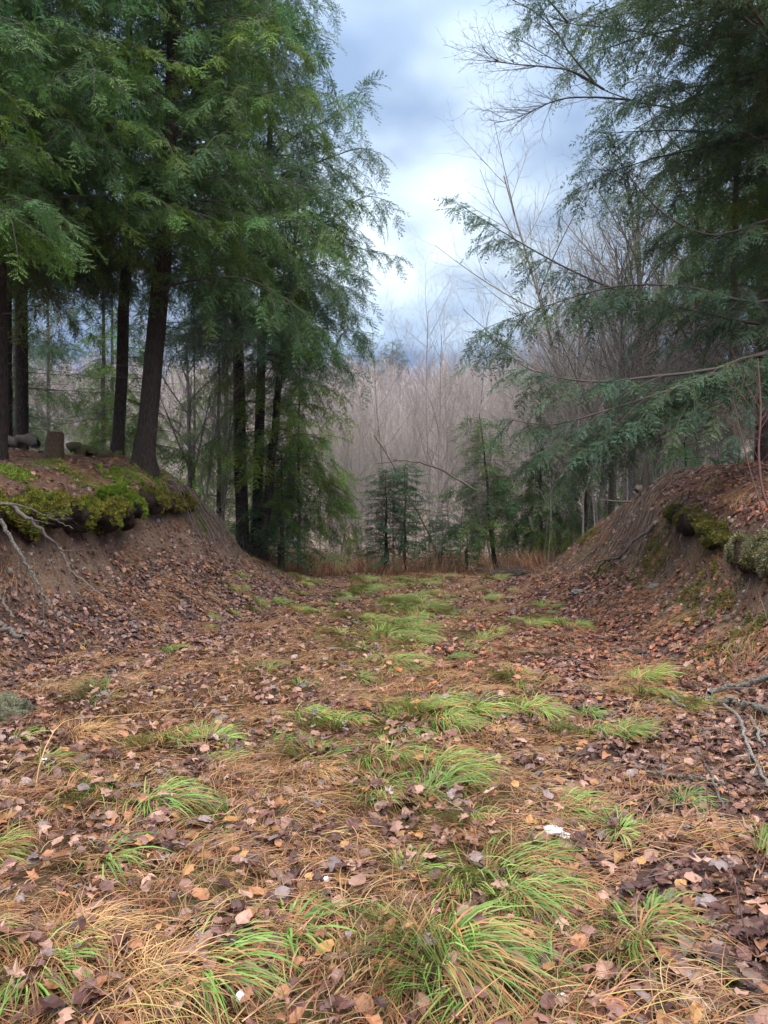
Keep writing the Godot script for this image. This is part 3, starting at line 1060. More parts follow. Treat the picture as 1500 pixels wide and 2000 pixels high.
func build_banks() -> void:
	var mossy := [Color(0.19, 0.25, 0.03), Color(0.26, 0.28, 0.035), Color(0.12, 0.17, 0.025), Color(0.22, 0.16, 0.035)]
	var bright := [Color(0.2, 0.33, 0.03), Color(0.26, 0.36, 0.04), Color(0.13, 0.21, 0.03)]
	var pale := [Color(0.36, 0.4, 0.27), Color(0.45, 0.48, 0.36), Color(0.24, 0.27, 0.12), Color(0.2, 0.19, 0.06)]
	var dun := [Color(0.17, 0.15, 0.05), Color(0.13, 0.15, 0.04), Color(0.16, 0.1, 0.05)]
	sprig = sprig_mesh(77, 0.03)
	moss_cushion("thick yellow-green moss cushion draped over the left bank's nearer lip", PackedVector3Array([Vector3(-4.15, 1.42, -7.4), Vector3(-4.0, 1.47, -8.4), Vector3(-3.86, 1.5, -9.3), Vector3(-3.72, 1.45, -10.1), Vector3(-3.62, 1.42, -10.9)]), 0.19, 0.24, mossy, 501)
	moss_cushion("bright green moss knob at the end of the left bank's overhang", PackedVector3Array([Vector3(-3.75, 1.72, -10.4), Vector3(-3.68, 1.62, -10.9), Vector3(-3.66, 1.55, -11.3)]), 0.17, 0.6, bright, 502)
	moss_cushion("smaller brownish moss cushion below the two big left trunks", PackedVector3Array([Vector3(-3.66, 1.7, -11.5), Vector3(-3.54, 1.66, -12.1), Vector3(-3.4, 1.66, -12.7), Vector3(-3.26, 1.6, -13.2)]), 0.14, 0.36, mossy + dun, 503)
	moss_cushion("dark olive moss overhang on the right bank's lip", PackedVector3Array([Vector3(4.08, 1.5, -10.9), Vector3(3.97, 1.43, -10.1), Vector3(3.86, 1.3, -9.3), Vector3(3.8, 1.18, -8.5)]), 0.13, 0.3, dun + mossy, 504)
	moss_cushion("pale grey-green lichen and moss clump at the right edge of the bank", PackedVector3Array([Vector3(3.86, 1.18, -8.7), Vector3(3.82, 1.08, -8.0), Vector3(3.8, 1.03, -7.3), Vector3(3.86, 1.0, -6.7)]), 0.13, 0.4, pale + dun, 505)
	rg.seed = 510
	var flat := PackedFloat32Array()
	for s in [[-4.35, 10.6, 0.45, 0.3], [-4.05, 11.6, 0.3, 0.25], [-3.95, 12.0, 0.25, 0.2], [-3.75, 12.5, 0.3, 0.4], [-3.55, 13.1, 0.25, 0.4], [-4.6, 9.4, 0.5, 0.4], [-5.0, 11.4, 0.3, 0.15], [-3.3, 13.5, 0.25, 0.4]]:
		moss_patch(flat, s[0], s[1], s[2], s[3], 500, bright)
	for s in [[3.65, 10.6, 0.35, 0.6], [3.5, 8.6, 0.4, 0.9], [3.4, 12.0, 0.2, 0.5], [-2.9, 15.3, 0.25, 0.8], [3.75, 14.2, 0.15, 0.5], [3.2, 7.2, 0.4, 0.5]]:
		moss_patch(flat, s[0], s[1], s[2], s[3], 520, dun + mossy)
	tag(swarm("ground_moss", sprig, flat, self), "low moss patches on the soil of both banks", "moss")
	# a curtain of thin roots hanging from the end of the left bank
	rg.seed = 520
	var curtain := thing("root_curtain", "curtain of thin bare roots hanging over the left bank's far end", "roots", Vector3(-3.3, 1.7, -13.4))
	for k in 95:
		var f := rg.randf()
		var top := Vector3(lerpf(-3.62, -3.05, f) + rr(-0.06, 0.06), 0, -lerpf(12.7, 14.2, f))
		top.y = height(top.x, -top.z) + rr(0.02, 0.12)
		var pts := PackedVector3Array([top])
		var long := rr(0.5, 1.25)
		var dx := rr(0.25, 0.95)
		var dd := rr(-0.45, 0.7)
		var hang := rr(0.04, 0.28)
		for s in range(1, 6):
			var t := s / 5.0
			var x := top.x + dx * long * t
			var d := -top.z + dd * long * t
			pts.append(Vector3(x, lerpf(height(x, d) + 0.02 + hang * sin(PI * minf(t * 1.15, 1.0)), top.y - long * t, 0.12), -d) + Vector3(rr(-1, 1), rr(-1, 1), rr(-1, 1)) * 0.045)
		for p in pts.size(): pts[p] -= curtain.position
		var b := Buf.new()
		var g := rr(0.7, 2.1)
		b.tube(pts, rr(0.004, 0.009) if k % 5 else rr(0.01, 0.018), 0.003, 4, Color(g, g * 0.97, g * 0.95))
		part("root", b.mesh(M.root), curtain)
	# roots and sticks lower on the left
	root_of("hanging_root", "pale stick-like root slanting down the left bank at the frame's edge", line([[0, 1015, 7.6], [40, 1085, 7.5], [75, 1140, 7.45], [98, 1188, 7.3]]), 0.022, 0.008, M.lichen_bark)
	root_of("hanging_root", "grey root arching out from under the yellow-green moss cushion", line([[20, 985, 8.0], [60, 1015, 7.9], [100, 1055, 8.0], [128, 1078, 8.1]]), 0.024, 0.012, M.dead_wood)
	root_of("hanging_root", "twisted dark root running from the moss cushion down to the leaf pile", line([[118, 1070, 8.4], [135, 1110, 8.3], [165, 1135, 8.3], [195, 1160, 8.2]]), 0.016, 0.006, M.root)
	root_of("hanging_root", "thin root dropping straight below the left moss cushion", line([[122, 1080, 8.3], [138, 1125, 8.2], [152, 1168, 8.1]]), 0.01, 0.004, M.dead_wood)
	root_of("bare_branch", "forked dry branch lying across the left moss cushion", line([[-20, 985, 7.3], [40, 988, 7.5], [95, 1010, 7.7], [142, 1032, 7.8]]), 0.013, 0.004, M.lichen_bark, "branch")
	root_of("driftwood_stick", "thick pale stick end poking in at the left edge above the leaves", line([[-40, 1195, 6.6], [5, 1222, 6.6], [40, 1248, 6.5]]), 0.03, 0.02, M.dead_wood, "stick", 0)
	root_of("driftwood_stick", "short dark stick curving into the leaf pile at the left edge", line([[-10, 1130, 7.0], [10, 1185, 6.9], [30, 1205, 6.8]]), 0.018, 0.01, M.dead_wood, "stick", 1)
	var tangle := thing("root_tangle", "tangle of fine dark rootlets hanging under the left moss cushion", "roots", Vector3(-4.0, 1.2, -8.0))
	for k in 60:
		var at := Vector3(rr(-0.25, 0.25), rr(-0.1, 0.25), rr(-1.0, 1.0))
		at.x = -0.05 - at.z * -0.12 + rr(-0.1, 0.12)
		var pts := PackedVector3Array([at])
		var q := at
		for s in 4:
			q += Vector3(rr(-0.04, 0.1), rr(-0.2, -0.06), rr(-0.1, 0.1))
			pts.append(q)
		var b := Buf.new()
		b.tube(pts, rr(0.003, 0.007), 0.002, 3, Color(1.3, 1.2, 1.15))
		part("rootlet", b.mesh(M.root), tangle)
	# right bank
	root_of("exposed_root", "long crooked grey root lying down the right bank's slope", line([[1322, 985, 11.2], [1290, 1010, 11.3], [1262, 1040, 11.2], [1225, 1065, 11.2], [1212, 1090, 11.3], [1185, 1095, 11.8], [1165, 1118, 11.9]]), 0.03, 0.018, M.dead_wood)
	root_of("exposed_root", "pale zigzag root dangling below the right bank's dark moss overhang", line([[1332, 1042, 9.8], [1328, 1055, 9.75], [1338, 1080, 9.7], [1318, 1100, 9.75], [1302, 1120, 9.8], [1282, 1150, 9.9]]), 0.011, 0.006, M.lichen_bark)
	root_of("exposed_root", "straight thin root stretched across the top of the right bank", line([[1275, 940, 12.3], [1320, 968, 11.6], [1390, 975, 11.2], [1460, 968, 11.0]]), 0.014, 0.006, M.dead_wood)
	root_of("exposed_root", "short pale root hooked over the right bank's crest", line([[1334, 952, 11.6], [1342, 975, 11.4], [1325, 1010, 11.2], [1308, 1040, 11.0]]), 0.016, 0.006, M.lichen_bark)
	root_of("fallen_stick", "dark stick lying on the lower right slope among leaves", line([[1165, 1072, 13.2], [1130, 1100, 13.3], [1105, 1118, 13.4]]), 0.016, 0.008, M.root, "stick")
	var mat_roots := thing("root_mat", "dark mat of rootlets fraying from the right bank's crest", "roots", Vector3(4.3, 1.95, -12.3))
	rg.seed = 533
	for k in 75:
		var x := rr(3.95, 5.0)
		var d := rr(11.6, 13.2)
		var pts := PackedVector3Array()
		var a := rr(2.4, 4.4)
		for s in 6:
			var xx := x + cos(a) * s * 0.11
			var d2 := d + sin(a) * s * 0.11
			pts.append(on(xx, d2, rr(0.01, 0.07)) - mat_roots.position)
		var b := Buf.new()
		var g := rr(0.6, 1.7)
		b.tube(pts, rr(0.004, 0.011), 0.003, 4, Color(g, g, g))
		part("rootlet", b.mesh(M.root), mat_roots)
	var strands := thing("root_strands", "thin roots straggling down the bare right slope below the crest", "roots", Vector3(3.9, 1.2, -11.5))
	for k in 90:
		var x := rr(3.75, 4.35)
		var d := rr(9.6, 14.0)
		var pts := PackedVector3Array()
		var a := rr(-0.6, 0.6)
		var go := rr(0.06, 0.16)
		for s in 7:
			pts.append(on(x - cos(a) * s * go, d + sin(a) * s * go, rr(0.005, 0.05)) - strands.position)
			a += rr(-0.35, 0.35)
		var b := Buf.new()
		var g := rr(0.5, 1.9)
		b.tube(pts, rr(0.003, 0.010), 0.002, 4, Color(g, g, g))
		part("rootlet", b.mesh(M.root), strands)
	root_of("rotten_stub", "rotten dark stub leaning out over the right bank's crest", line([[1262, 948, 12.9], [1248, 962, 13.0], [1240, 985, 13.0], [1229, 1002, 13.1]]), 0.075, 0.03, M.root, "stump", 1)
	var snag := thing("broken_snag", "short broken snag standing on the right bank's crest", "snag", sight(1262, 945, 12.9))
	var sb := Buf.new()
	sb.tube(PackedVector3Array([Vector3(0, -0.15, 0), Vector3(0.01, 0.1, 0), Vector3(-0.01, 0.25, 0), Vector3(0.0, 0.42, 0)]), 0.075, 0.02, 8, Color(1.2, 1.0, 0.85), 0.2)
	part("stem", sb.mesh(M.dead_wood), snag)

# ---------------------------------------------------------------- small things

func small_things() -> void:
	# stump and logs on the left bank
	var st_at := on(-5.12, 12.0)
	var stump := thing("sawn_stump", "short sawn stump standing on the left bank by a fallen log", "stump", st_at)
	var b := Buf.new()
	b.tube(PackedVector3Array([Vector3(-0.02, -0.15, 0), Vector3(0, 0.1, 0), Vector3(0.0, 0.25, 0), Vector3(0.03, 0.42, 0)]), 0.17, 0.115, 14, Color(1.0, 0.9, 0.72), 0.06)
	part("stem", b.mesh(M.stump_bark), stump)
	var cap := CylinderMesh.new()
	cap.top_radius = 0.11; cap.bottom_radius = 0.113; cap.height = 0.012
	cap.material = M.dead_wood
	part("cut_face", cap, stump, Vector3(0.03, 0.42, 0))
	root_of("fallen_log", "weathered grey log lying on the left bank behind the stump", PackedVector3Array([on(-7.4, 13.4, 0.16), on(-6.5, 13.3, 0.22), on(-5.9, 13.2, 0.12)]), 0.11, 0.09, M.dead_wood, "log", 0)
	root_of("fallen_log", "mossy low log between the stump and the leaning trunk", PackedVector3Array([on(-5.3, 13.0, 0.02), on(-4.9, 13.2, 0.06), on(-4.55, 13.3, 0.04)]), 0.09, 0.07, M.moss_wood, "log", 0)
	root_of("surface_root", "bleached root curling from the large trunk towards the bank's far end", PackedVector3Array([on(-3.75, 12.8, 0.05), on(-3.6, 13.2, 0.06), on(-3.5, 13.7, 0.03)]), 0.035, 0.015, M.lichen_bark)
	# stones
	var rocks := [["mossy flat boulder cut by the left edge of the frame", 5, 1410, 0.2, 0.13, Color(0.8, 0.85, 0.6)], ["pale grey stone on the lower right slope among leaves", 1132, 1176, 0.11, 0.05, Color(1.3, 1.4, 1.35)], ["small whitish stone just below the zigzag root", 1278, 1160, 0.07, 0.05, Color(1.5, 1.5, 1.35)], ["little pale stone at the foot of the left slope near the grass", 525, 1222, 0.07, 0.05, Color(1.3, 1.2, 1.0)], ["grey stone half sunk by the brush pile", 1000, 1200, 0.06, 0.04, Color(1.1, 1.1, 1.1)]]
	for k in rocks.size():
		var q: Array = rocks[k]
		var d: float = EYE * FOCAL / (q[2] - 1000.0)
		if k == 1: d = 11.6
		if k == 2: d = 9.9
		var o := part("stone", lump_mesh(600 + k, Vector3(q[3], q[4], q[3] * 0.8), 0.75, M.lichen_bark if k == 0 else M.stone, 16, q[5]), self, on((q[1] - 750.0) / FOCAL * d, d, q[4] * 0.3))
		tag(o, q[0], "stone")
	# remnants of ice
	var ices := [["oval patch of white ice on dry grass right of centre", 1080, 1650, 0.04], ["small bit of ice touching the oval ice patch", 1104, 1658, 0.024], ["fleck of ice in the dry grass at the left", 86, 1513, 0.02], ["ice chip at the bottom edge left of the green tuft", 470, 1981, 0.015], ["ice chip at the bottom edge right of the green tuft", 1100, 1985, 0.016], ["tiny ice fleck beside a curled leaf left of centre", 637, 1740, 0.012]]
	for k in ices.size():
		var q: Array = ices[k]
		var d: float = EYE * FOCAL / (q[2] - 1000.0)
		var o := part("ice_patch", lump_mesh(620 + k, Vector3(q[3] * 1.1, 0.014, q[3] * 1.2), 0.5, M.ice, 8), self, on((q[1] - 750.0) / FOCAL * d, d, 0.055))
		tag(o, q[0], "ice")
	# fallen branches at the right
	root_of("fallen_branch", "thick grey branch lying on leaves at the right edge", line([[1352, 1386, 5.9], [1400, 1394, 5.85], [1450, 1412, 5.7], [1530, 1450, 5.5]]), 0.028, 0.034, M.lichen_bark, "branch", 0)
	root_of("fallen_branch", "bent branch rising to the right above the thick grey branch", line([[1385, 1368, 6.0], [1420, 1348, 6.1], [1460, 1335, 6.1], [1530, 1310, 6.0]]), 0.022, 0.024, M.lichen_bark, "branch", 0)
	root_of("fallen_branch", "whitish crooked side branch drooping towards the viewer at right", line([[1414, 1398, 5.75], [1442, 1436, 5.4], [1456, 1490, 4.9], [1476, 1530, 4.5], [1502, 1580, 4.1]]), 0.013, 0.009, M.pale_bark, "branch", 2)
	root_of("fallen_branch", "second thin lichen-spotted side branch under the thick grey one", line([[1466, 1420, 5.5], [1476, 1460, 5.1], [1492, 1492, 4.8]]), 0.012, 0.008, M.pale_bark, "branch", 1)
	root_of("fallen_stick", "short pale stick left of the thick grey branch", line([[1310, 1368, 6.05], [1322, 1395, 5.85], [1336, 1418, 5.65]]), 0.015, 0.011, M.pale_bark, "stick", 0)
	root_of("fallen_stick", "long dark lichened stick lying crosswise in the leaves at right", line([[1262, 1527, 4.3], [1320, 1540, 4.22], [1370, 1552, 4.16], [1418, 1573, 4.05]]), 0.009, 0.011, M.lichen_bark, "stick", 1)
	root_of("fallen_stick", "twig crossing the long lichened stick towards the viewer", line([[1376, 1510, 4.45], [1390, 1545, 4.2], [1398, 1580, 3.95], [1416, 1625, 3.7]]), 0.008, 0.006, M.lichen_bark, "stick", 1)
	# brush pile
	var pile := thing("brush_pile", "low heap of grey cut brush at the far right end of the track", "brush pile", on(3.0, 17.6))
	rg.seed = 650
	for k in 40:
		var at := Vector3(rr(-0.9, 0.9), rr(0.02, 0.3), rr(-0.5, 0.5))
		at.y *= 1.0 - absf(at.x) * 0.8
		var a := rr(-0.6, 0.6) + (PI if rg.randf() < 0.5 else 0.0)
		var q := Buf.new()
		grow(q, at, Vector3(cos(a), rr(-0.1, 0.2), sin(a)).normalized(), rr(0.4, 0.9), rr(0.01, 0.02), 3, 4, 0.0, 0.12, 1.0, Color(1.25, 1.2, 1.2))
		part("stick", q.mesh(M.dead_wood), pile)
	# saplings
	sapling("thin reddish sapling with forked top at the right edge", [[1512, 1010, 7.5], [1490, 960, 7.5], [1482, 880, 7.5], [1486, 800, 7.5], [1480, 700, 7.5]], 0.014, M.red_twig)
	sapling("slim bare sapling leaning left of the reddish one at right", [[1500, 1030, 7.8], [1468, 930, 7.8], [1448, 850, 7.8], [1430, 770, 7.8]], 0.009, M.red_twig)
	for s in [["wiry red stem rising from the leaves at the right edge", 1490, 1720, 3.2, 60], ["pair-leaning wiry red stem beside the crosswise stick", 1400, 1640, 3.6, 250], ["short wiry red stem in front of the thick grey branch", 1430, 1600, 3.9, 200], ["lowest wiry red stem near the bottom right corner", 1470, 1900, 2.6, 140]]:
		var foot := on((s[1] - 750.0) / FOCAL * s[3], s[3])
		var px: float = s[1]
		var up: float = s[4]
		root_of("wiry_stem", s[0], PackedVector3Array([foot, foot + Vector3(-0.04, 0.14, 0), foot + Vector3(-0.05, 0.12 + up * 0.0009, -0.03), foot + Vector3(-0.1, 0.16 + up * 0.0016, -0.06)]), 0.003, 0.0015, M.red_twig, "stem", 1)
	# long dry stalk arching at the left
	root_of("dry_stalk", "long straw-coloured stalk arching over the dry tussock at left", PackedVector3Array([sight(68, 1570, 3.98), sight(75, 1500, 4.02), sight(105, 1430, 4.2), sight(140, 1405, 4.5), sight(230, 1398, 4.9), sight(360, 1385, 5.3), sight(480, 1376, 5.6)]), 0.003, 0.0015, M.straw_stalk, "stalk", 0)

func sapling(label: String, sights: Array, r: float, m: Material) -> void:
	var pts := line(sights)
	rg.seed = int(sights[0][0])
	var o := thing("sapling", label, "sapling", pts[0])
	var rel := PackedVector3Array()
	for p in pts: rel.append(p - pts[0])
	var sm := smooth(rel)
	var b := Buf.new()
	b.tube(sm, r, r * 0.4, 6, Color.WHITE)
	part("stem", b.mesh(m), o)
	for k in 9:
		var q := Buf.new()
		var at := rg.randi_range(sm.size() / 3, sm.size() - 2)
		grow(q, sm[at], Vector3(rr(-0.8, 0.8), rr(0.5, 1.0), rr(-0.5, 0.5)).normalized(), rr(0.3, 0.8), r * 0.35, 3, 4, 0.03, 0.1, 1.0, Color.WHITE)
		part("twig", q.mesh(m), o)

# ---------------------------------------------------------------- trees

func build_trees() -> void:
	var deep := Color(0.058, 0.118, 0.058)
	var mid := Color(0.072, 0.15, 0.052)
	var lime := Color(0.12, 0.215, 0.05)
	var blue := Color(0.068, 0.13, 0.075)
	M.limb = mat("limb", Color(0.1, 0.08, 0.072), 0.9)
	# left, on the bank
	conifer("hemlock_tree", "largest dark hemlock trunk at the left bank's far end", {"seed": 1001, "base": on(-3.98, 12.7), "tall": 16.0, "r": 0.17, "lean": Vector3(0.9, 0, -0.3), "bow": Vector3(0.12, 0, 0), "crown": 3.5, "reach": 3.1, "limbs": 125, "tint": mid, "droop": 0.34, "long": 0.95, "dead": 14, "extra": [[sight(320, 565, 12.7), sight(400, 545, 12.3), sight(480, 545, 12.0), sight(560, 585, 11.8), sight(625, 640, 11.7), 0.026]]})
	conifer("hemlock_tree", "dark hemlock with flared base just left of the largest trunk", {"seed": 1002, "base": on(-4.72, 13.6), "tall": 14.0, "r": 0.115, "lean": Vector3(0.3, 0, -0.2), "bow": Vector3(0.08, 0, 0), "crown": 3.5, "reach": 2.6, "limbs": 85, "tint": deep, "droop": 0.3, "long": 0.9, "dead": 14})
	conifer("hemlock_tree", "straight dark hemlock behind the fallen grey log at left", {"seed": 1003, "base": on(-6.65, 14.2), "tall": 14.0, "r": 0.125, "crown": 3.2, "reach": 2.6, "limbs": 75, "tint": deep, "droop": 0.3, "long": 0.9, "dead": 20})
	conifer("hemlock_tree", "brown hemlock trunk cut by the left edge of the frame", {"seed": 1004, "base": on(-5.45, 11.0), "tall": 13.0, "r": 0.1, "crown": 3.0, "reach": 2.8, "limbs": 95, "tint": mid, "droop": 0.32, "long": 0.95, "dead": 10})
	conifer("hemlock_tree", "near left hemlock whose green boughs hang in at the frame's edge", {"seed": 1005, "base": on(-5.6, 8.2), "tall": 12.0, "r": 0.16, "crown": 3.0, "reach": 2.3, "limbs": 75, "tint": Color(0.075, 0.17, 0.05), "droop": 0.36, "long": 0.9, "dead": 4})
	conifer("hemlock_tree", "thin hemlock standing behind the left edge trunk", {"seed": 1006, "base": on(-7.1, 14.6), "tall": 11.0, "r": 0.08, "crown": 3.4, "reach": 2.0, "limbs": 36, "tint": deep, "droop": 0.3, "long": 0.9, "dead": 18})
	# left, the clump of three beyond the bank
	conifer("hemlock_tree", "left stem of the three-stemmed hemlock clump beyond the bank", {"seed": 1011, "base": on(-3.2, 17.6), "tall": 18.5, "r": 0.16, "lean": Vector3(-0.5, 0, 0), "crown": 5.0, "reach": 2.9, "limbs": 84, "tint": blue, "droop": 0.34, "long": 1.0, "dead": 12})
	conifer("hemlock_tree", "middle stem of the three-stemmed hemlock clump beyond the bank", {"seed": 1012, "base": on(-2.98, 17.8), "tall": 18.0, "r": 0.13, "lean": Vector3(0.6, 0, -0.2), "crown": 4.4, "reach": 2.7, "limbs": 88, "tint": blue, "droop": 0.36, "long": 1.0, "dead": 10, "toward": 0.0, "bias": 0.2,
		"extra": [[sight(560, 340, 17.8), sight(640, 310, 17.4), sight(700, 290, 17.2), sight(745, 300, 17.0), 0.035], [sight(570, 480, 17.8), sight(650, 425, 17.4), sight(710, 385, 17.2), sight(758, 392, 17.0), 0.035], [sight(570, 270, 17.8), sight(640, 235, 17.4), sight(690, 200, 17.2), sight(712, 165, 17.0), 0.03], [sight(555, 560, 17.8), sight(620, 560, 17.3), sight(670, 560, 17.0), sight(700, 575, 16.8), 0.03]]})
	conifer("hemlock_tree", "right outward-leaning stem of the three-stemmed hemlock clump", {"seed": 1013, "base": on(-2.82, 17.5), "tall": 9.0, "r": 0.125, "lean": Vector3(1.0, 0, 0.2), "crown": 2.1, "reach": 1.8, "limbs": 42, "tint": lime, "droop": 0.42, "long": 0.95, "dead": 8})
	conifer("hemlock_tree", "yellow-green young hemlock behind the three-stemmed clump", {"seed": 1014, "base": on(-2.05, 18.7), "tall": 5.6, "r": 0.05, "crown": 1.2, "reach": 1.5, "limbs": 58, "tint": lime, "droop": 0.5, "long": 0.95, "dead": 5})
	conifer("fir_sapling", "small dark fir at the foot of the three-stemmed clump", {"seed": 1015, "base": on(-2.35, 17.7), "tall": 2.7, "r": 0.075, "crown": 0.35, "reach": 1.3, "limbs": 42, "tint": Color(0.04, 0.095, 0.055), "droop": 0.2, "rise": 0.05, "long": 0.85, "dead": 6})
	# left, deeper
	var far_left := [[-8.5, 17.5, 10.5, 1.8, deep], [-7.8, 21.5, 9.5, 1.5, mid], [-10.5, 22.0, 11.0, 1.2, deep], [-9.5, 27.0, 11.0, 1.5, mid], [-6.5, 26.5, 8.0, 0.9, lime], [-4.6, 25.5, 5.5, 0.7, mid], [-13.0, 30.0, 12.0, 1.0, deep], [-4.4, 20.6, 7.0, 1.6, lime], [-5.6, 16.6, 4.5, 1.1, lime]]
	var k := 0
	for s in far_left:
		conifer("understory_hemlock", "%s %s hemlock in the left wood, %s" % ["tall" if s[2] > 9.0 else "low", "yellow-green" if s[4] == lime else ("dark" if s[4] == deep else "green"), "just beyond the bank" if s[1] < 20.0 else ("deeper in" if s[1] < 25.0 else "farthest in")], {"seed": 1040 + k, "base": on(s[0], s[1]), "tall": s[2], "r": 0.018 + 0.009 * s[2], "crown": s[3], "reach": 1.0 + s[2] * 0.13, "limbs": 26, "tint": s[4] * 1.15, "droop": 0.4, "long": 1.0, "dead": 12}, "background hemlocks in the left wood")
		k += 1
	# right, the big hemlock out of frame and its long limbs
	conifer("hemlock_tree", "big hemlock at the right whose long limbs reach into the frame", {"seed": 1021, "base": on(6.0, 10.3), "tall": 14.5, "r": 0.24, "crown": 4.2, "reach": 3.7, "limbs": 140, "tint": Color(0.078, 0.135, 0.082), "droop": 0.25, "rise": 0.35, "long": 0.85, "dead": 10, "toward": PI, "bias": 0.2,
		"extra": [
			[sight(1630, 640, 10.3), sight(1500, 635, 10.4), sight(1350, 605, 10.8), sight(1230, 575, 11.2), sight(1120, 530, 11.4), sight(1010, 470, 11.6), sight(890, 395, 11.8), 0.034],
			[sight(1630, 660, 10.3), sight(1500, 688, 9.8), sight(1400, 720, 9.6), sight(1280, 735, 9.6), sight(1150, 745, 9.7), sight(1030, 720, 9.9), sight(960, 660, 10.2), 0.036],
			[sight(1630, 700, 10.3), sight(1500, 735, 9.5), sight(1400, 730, 9.4), sight(1300, 765, 9.4), sight(1190, 800, 9.5), sight(1080, 830, 9.7), sight(1000, 820, 9.9), 0.042],
			[sight(1630, 690, 10.3), sight(1450, 700, 9.6), sight(1330, 770, 9.5), sight(1220, 820, 9.6), sight(1120, 850, 9.8), sight(1030, 905, 10.0), 0.028],
			[sight(1500, 690, 9.8), sight(1380, 745, 9.6), sight(1290, 800, 9.6), sight(1180, 860, 9.8), sight(1100, 930, 10.0), 0.03],
			[sight(1630, 560, 10.3), sight(1480, 590, 10.1), sight(1340, 560, 10.2), sight(1200, 560, 10.6), sight(1060, 600, 10.8), sight(950, 640, 11.0), 0.03],
			[sight(1630, 420, 10.3), sight(1500, 430, 10.1), sight(1400, 460, 10.2), sight(1300, 420, 10.4), sight(1220, 330, 10.6), sight(1190, 250, 10.7), 0.028],
			[sight(1630, 300, 10.3), sight(1500, 280, 10.1), sight(1400, 220, 10.2), sight(1320, 170, 10.3), sight(1240, 160, 10.4), 0.026],
			[sight(1630, 150, 10.3), sight(1500, 90, 10.1), sight(1380, 60, 10.1), sight(1280, 40, 10.2), sight(1210, 50, 10.2), 0.026]]})
	conifer("hemlock_tree", "dense hemlock behind the right bank's crest filling the right edge", {"seed": 1022, "base": on(8.2, 14.5), "tall": 15.0, "r": 0.2, "crown": 3.9, "reach": 3.0, "limbs": 64, "tint": deep, "droop": 0.3, "long": 1.0, "dead": 22})
	conifer("hemlock_tree", "mottled grey trunk on the right bank's crest near the right edge", {"seed": 1023, "base": on(5.66, 12.6), "tall": 8.5, "r": 0.085, "lean": Vector3(0.15, 0, 0), "crown": 2.9, "reach": 2.0, "limbs": 45, "tint": mid, "droop": 0.35, "long": 0.9, "dead": 16, "bark": M.lichen_bark})
	conifer("hemlock_tree", "hemlock in the right wood rising behind the birch stems", {"seed": 1024, "base": on(9.3, 19.0), "tall": 15.0, "r": 0.2, "crown": 4.0, "reach": 3.0, "limbs": 56, "tint": blue, "droop": 0.3, "long": 1.05, "dead": 16})
	conifer("leaning_hemlock", "slender leaning hemlock with gaps left of the right bank", {"seed": 1025, "base": on(2.95, 19.5), "tall": 4.1, "r": 0.062, "lean": Vector3(-0.55, 0, 0), "bow": Vector3(-0.1, 0, 0), "crown": 0.8, "reach": 1.4, "limbs": 52, "tint": mid, "droop": 0.42, "long": 0.95, "dead": 5, "crowd": 0.8})
	conifer("hemlock_tree", "drooping young hemlock right of the leaning one", {"seed": 1026, "base": on(3.85, 19.0), "tall": 4.6, "r": 0.06, "crown": 0.8, "reach": 1.35, "limbs": 34, "tint": Color(0.06, 0.13, 0.048), "droop": 0.6, "rise": 0.2, "long": 0.85, "dead": 6})
	conifer("hemlock_tree", "low feathery hemlock at the foot of the right slope's far side", {"seed": 1027, "base": on(4.6, 17.6), "tall": 3.2, "r": 0.05, "crown": 0.3, "reach": 1.1, "limbs": 22, "tint": Color(0.065, 0.135, 0.048), "droop": 0.6, "rise": 0.2, "long": 0.8, "dead": 6})
	conifer("hemlock_sapling", "bright green hemlock sapling on the right bank's crest", {"seed": 1028, "base": on(5.3, 13.6), "tall": 1.5, "r": 0.025, "crown": 0.3, "reach": 1.0, "limbs": 22, "tint": Color(0.075, 0.19, 0.055), "droop": 0.35, "long": 0.6, "dead": 3})
	var far_right := [[10.5, 23.0, 12.0, 1.5, deep], [8.2, 24.0, 7.0, 1.0, mid], [13.0, 27.0, 13.0, 1.0, blue], [11.0, 32.0, 12.0, 1.5, mid], [5.6, 25.0, 3.6, 0.5, mid]]
	k = 0
	for s in far_right:
		conifer("understory_hemlock", "%s %s hemlock in the right wood, %s" % ["tall" if s[2] > 9.0 else "low", "yellow-green" if s[4] == lime else ("dark" if s[4] == deep else "green"), "nearest the bank" if s[1] < 24.0 else ("deeper in" if s[1] < 26.0 else "farthest in")], {"seed": 1070 + k, "base": on(s[0], s[1]), "tall": s[2], "r": 0.018 + 0.009 * s[2], "crown": s[3], "reach": 1.0 + s[2] * 0.13, "limbs": 42, "tint": s[4], "droop": 0.4, "long": 1.0, "dead": 12}, "background hemlocks in the right wood")
		k += 1
	# firs in the middle
	conifer("fir_sapling", "dark blue-green fir in the middle at the track's end", {"seed": 1031, "base": on(0.05, 19.5), "tall": 2.75, "r": 0.045, "crown": 0.45, "reach": 1.0, "limbs": 58, "tint": Color(0.045, 0.115, 0.06), "droop": 0.12, "rise": 0.1, "long": 0.8, "dead": 5, "fir": true})
	conifer("fir_sapling", "second dark fir close behind the middle one on its right", {"seed": 1032, "base": on(0.55, 20.3), "tall": 2.9, "r": 0.045, "crown": 1.1, "reach": 0.8, "limbs": 36, "tint": Color(0.04, 0.1, 0.055), "droop": 0.15, "rise": 0.12, "long": 0.8, "dead": 10, "fir": true})
	conifer("fir_sapling", "low bushy fir right of the two middle firs", {"seed": 1033, "base": on(1.55, 20.5), "tall": 1.7, "r": 0.03, "crown": 0.15, "reach": 0.9, "limbs": 36, "tint": Color(0.045, 0.105, 0.055), "droop": 0.15, "rise": 0.1, "long": 0.75, "dead": 6, "fir": true})
